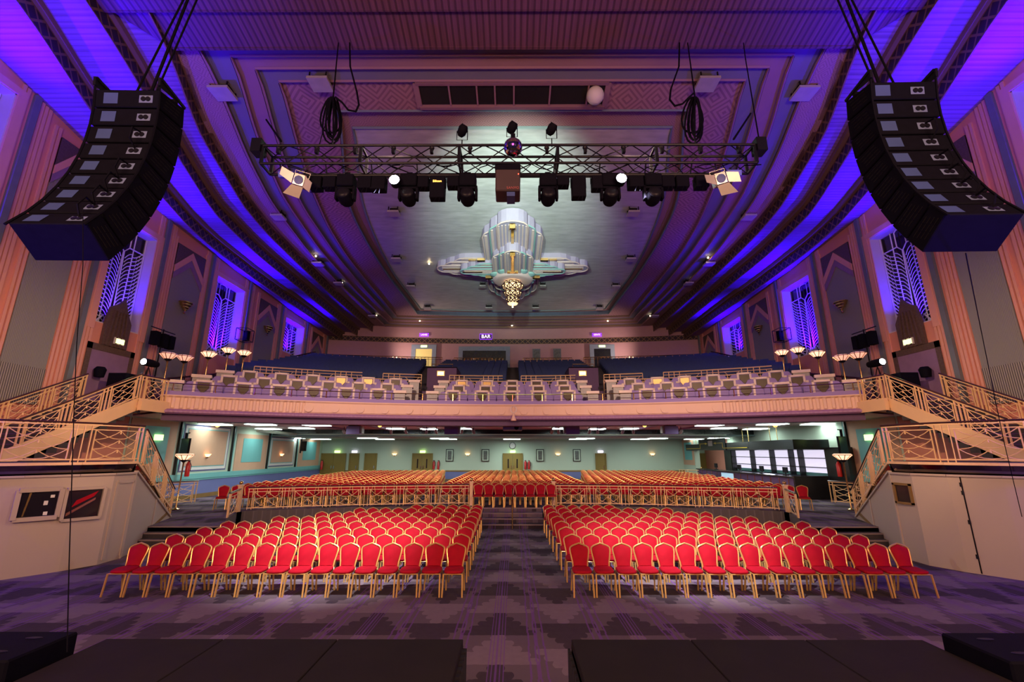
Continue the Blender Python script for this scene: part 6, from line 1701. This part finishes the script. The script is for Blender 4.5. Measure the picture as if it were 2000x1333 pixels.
# added area fills for ambient light, unseen behind the camera
light('AREA', (-6, -3, 7), (1, .55, .33), 1200, (-3, 25, 5), 5, sy=3, name='added_front_wash')
light('AREA', (6, -3, 7), (1, .55, .33), 1200, (3, 25, 5), 5, sy=3, name='added_front_wash')
light('AREA', (0, -3.5, 9), (.95, .12, .6), 170, (0, 22, 15), 8, sy=3, name='added_front_wash')
# uplights in the window recesses and at their sills
for s in (-1, 1):
    for k, pw in ((0, 900), (1, 420), (2, 420), (3, 260)):
        y0, y1, z0, z1 = WIN[k]; c = (y0 + y1) / 2
        light('SPOT', (s * (WX - .05), c, z0 + .1), BLUE, pw * 9, (s * (WX + .4), c, z1 + 1), .06, 110, .9, 'window_uplight')
        light('SPOT', (s * (WX - .25), c, z1 - 1.6), BLUE, pw * 6.5, (s * (WX - 1.9), c + .2, zw(c) + .5), .1, 82, 1, 'ceiling_uplight')
    light('SPOT', (s * 12.6, 10.9, 2.9), BLUE, 9000, (s * 14.6, 8.0, 16), .15, 70, 1, 'platform_uplight')
    light('SPOT', (s * 13.4, 9.2, 4.0), BLUE, 420, (s * 10.5, 10.6, 2.2), .1, 130, 1, 'platform_uplight')
    light('SPOT', (s * 13.2, 19.0, 7.2), VIO, 900, (s * 8, 24, 14.5), .3, 90, 1, 'balcony_uplight')
    light('SPOT', (s * 7.0, 4.2, 1.5), (.06, .0, 1), 1600, (s * 8.5, 11, 15), .3, 80, 1, 'stage_uplight')
    light('SPOT', (s * 14.1, 17.2, 6.7), (1, .9, .85), 1800, (-s * 4.5, 14.5, .5), .1, 40, .8, 'follow_spot_light')
    light("SPOT", (s * 4.35, 8.65, 8.9), (1, .66, .5), 4300, (s * 6.5, 20, 5.4), .1, 70, 1, 'truss_and_added_spot')  # added warm spot in free space, brightens the balcony front
for s in (-1, 1): light('SPOT', (s * 1.6, 7.9, 9.6), (1, .62, .36), 5200, (s * 13.2, 13.5, 5.0), .1, 48, 1, 'truss_and_added_spot')  # added warm spots without fixtures, brighten the towers and side walls
# truss lights onto the seating and the silver ceiling
for x, tx in ((-2.6, -4.6), (2.45, 4.6)):
    light('SPOT', (x, 7.72, 8.2), (.98, .88, .95), 7500, (tx, 13.0, 0), .08, 44, .9, 'truss_and_added_spot')
    light('SPOT', (x * .5, 8.5, 9.3), (.74, 1, .84), 9500, (0, 22.5, 15.6), .1, 46, 1, 'truss_and_added_spot')
light('POINT', (0, CY, CZ - 2.3), (1, .6, .25), 60, size=.4, name='chandelier_light')
for i, (x, y, z, nm, w) in enumerate(lit_pts):
    if nm == 'front' or i % 2 == 0:
        light('AREA', (x, y, z), (.86, 1, .93), 18 if abs(x) > 14.5 else 60 if nm == 'front' else 90, (x, y, 0), 1.0, name='panel_light')
for s in (-1, 1):
    light('SPOT', (s * 10.5, 37.2, 11.0), (1, .7, .6), 520, (s * 6, 40.3, 12.6), .2, 150, 1, 'rear_wall_light')
light('AREA', (15.6, 29, 2.4), (.8, .8, 1), 60, (14, 29, 1.0), 1, sy=1, name='bar_light')
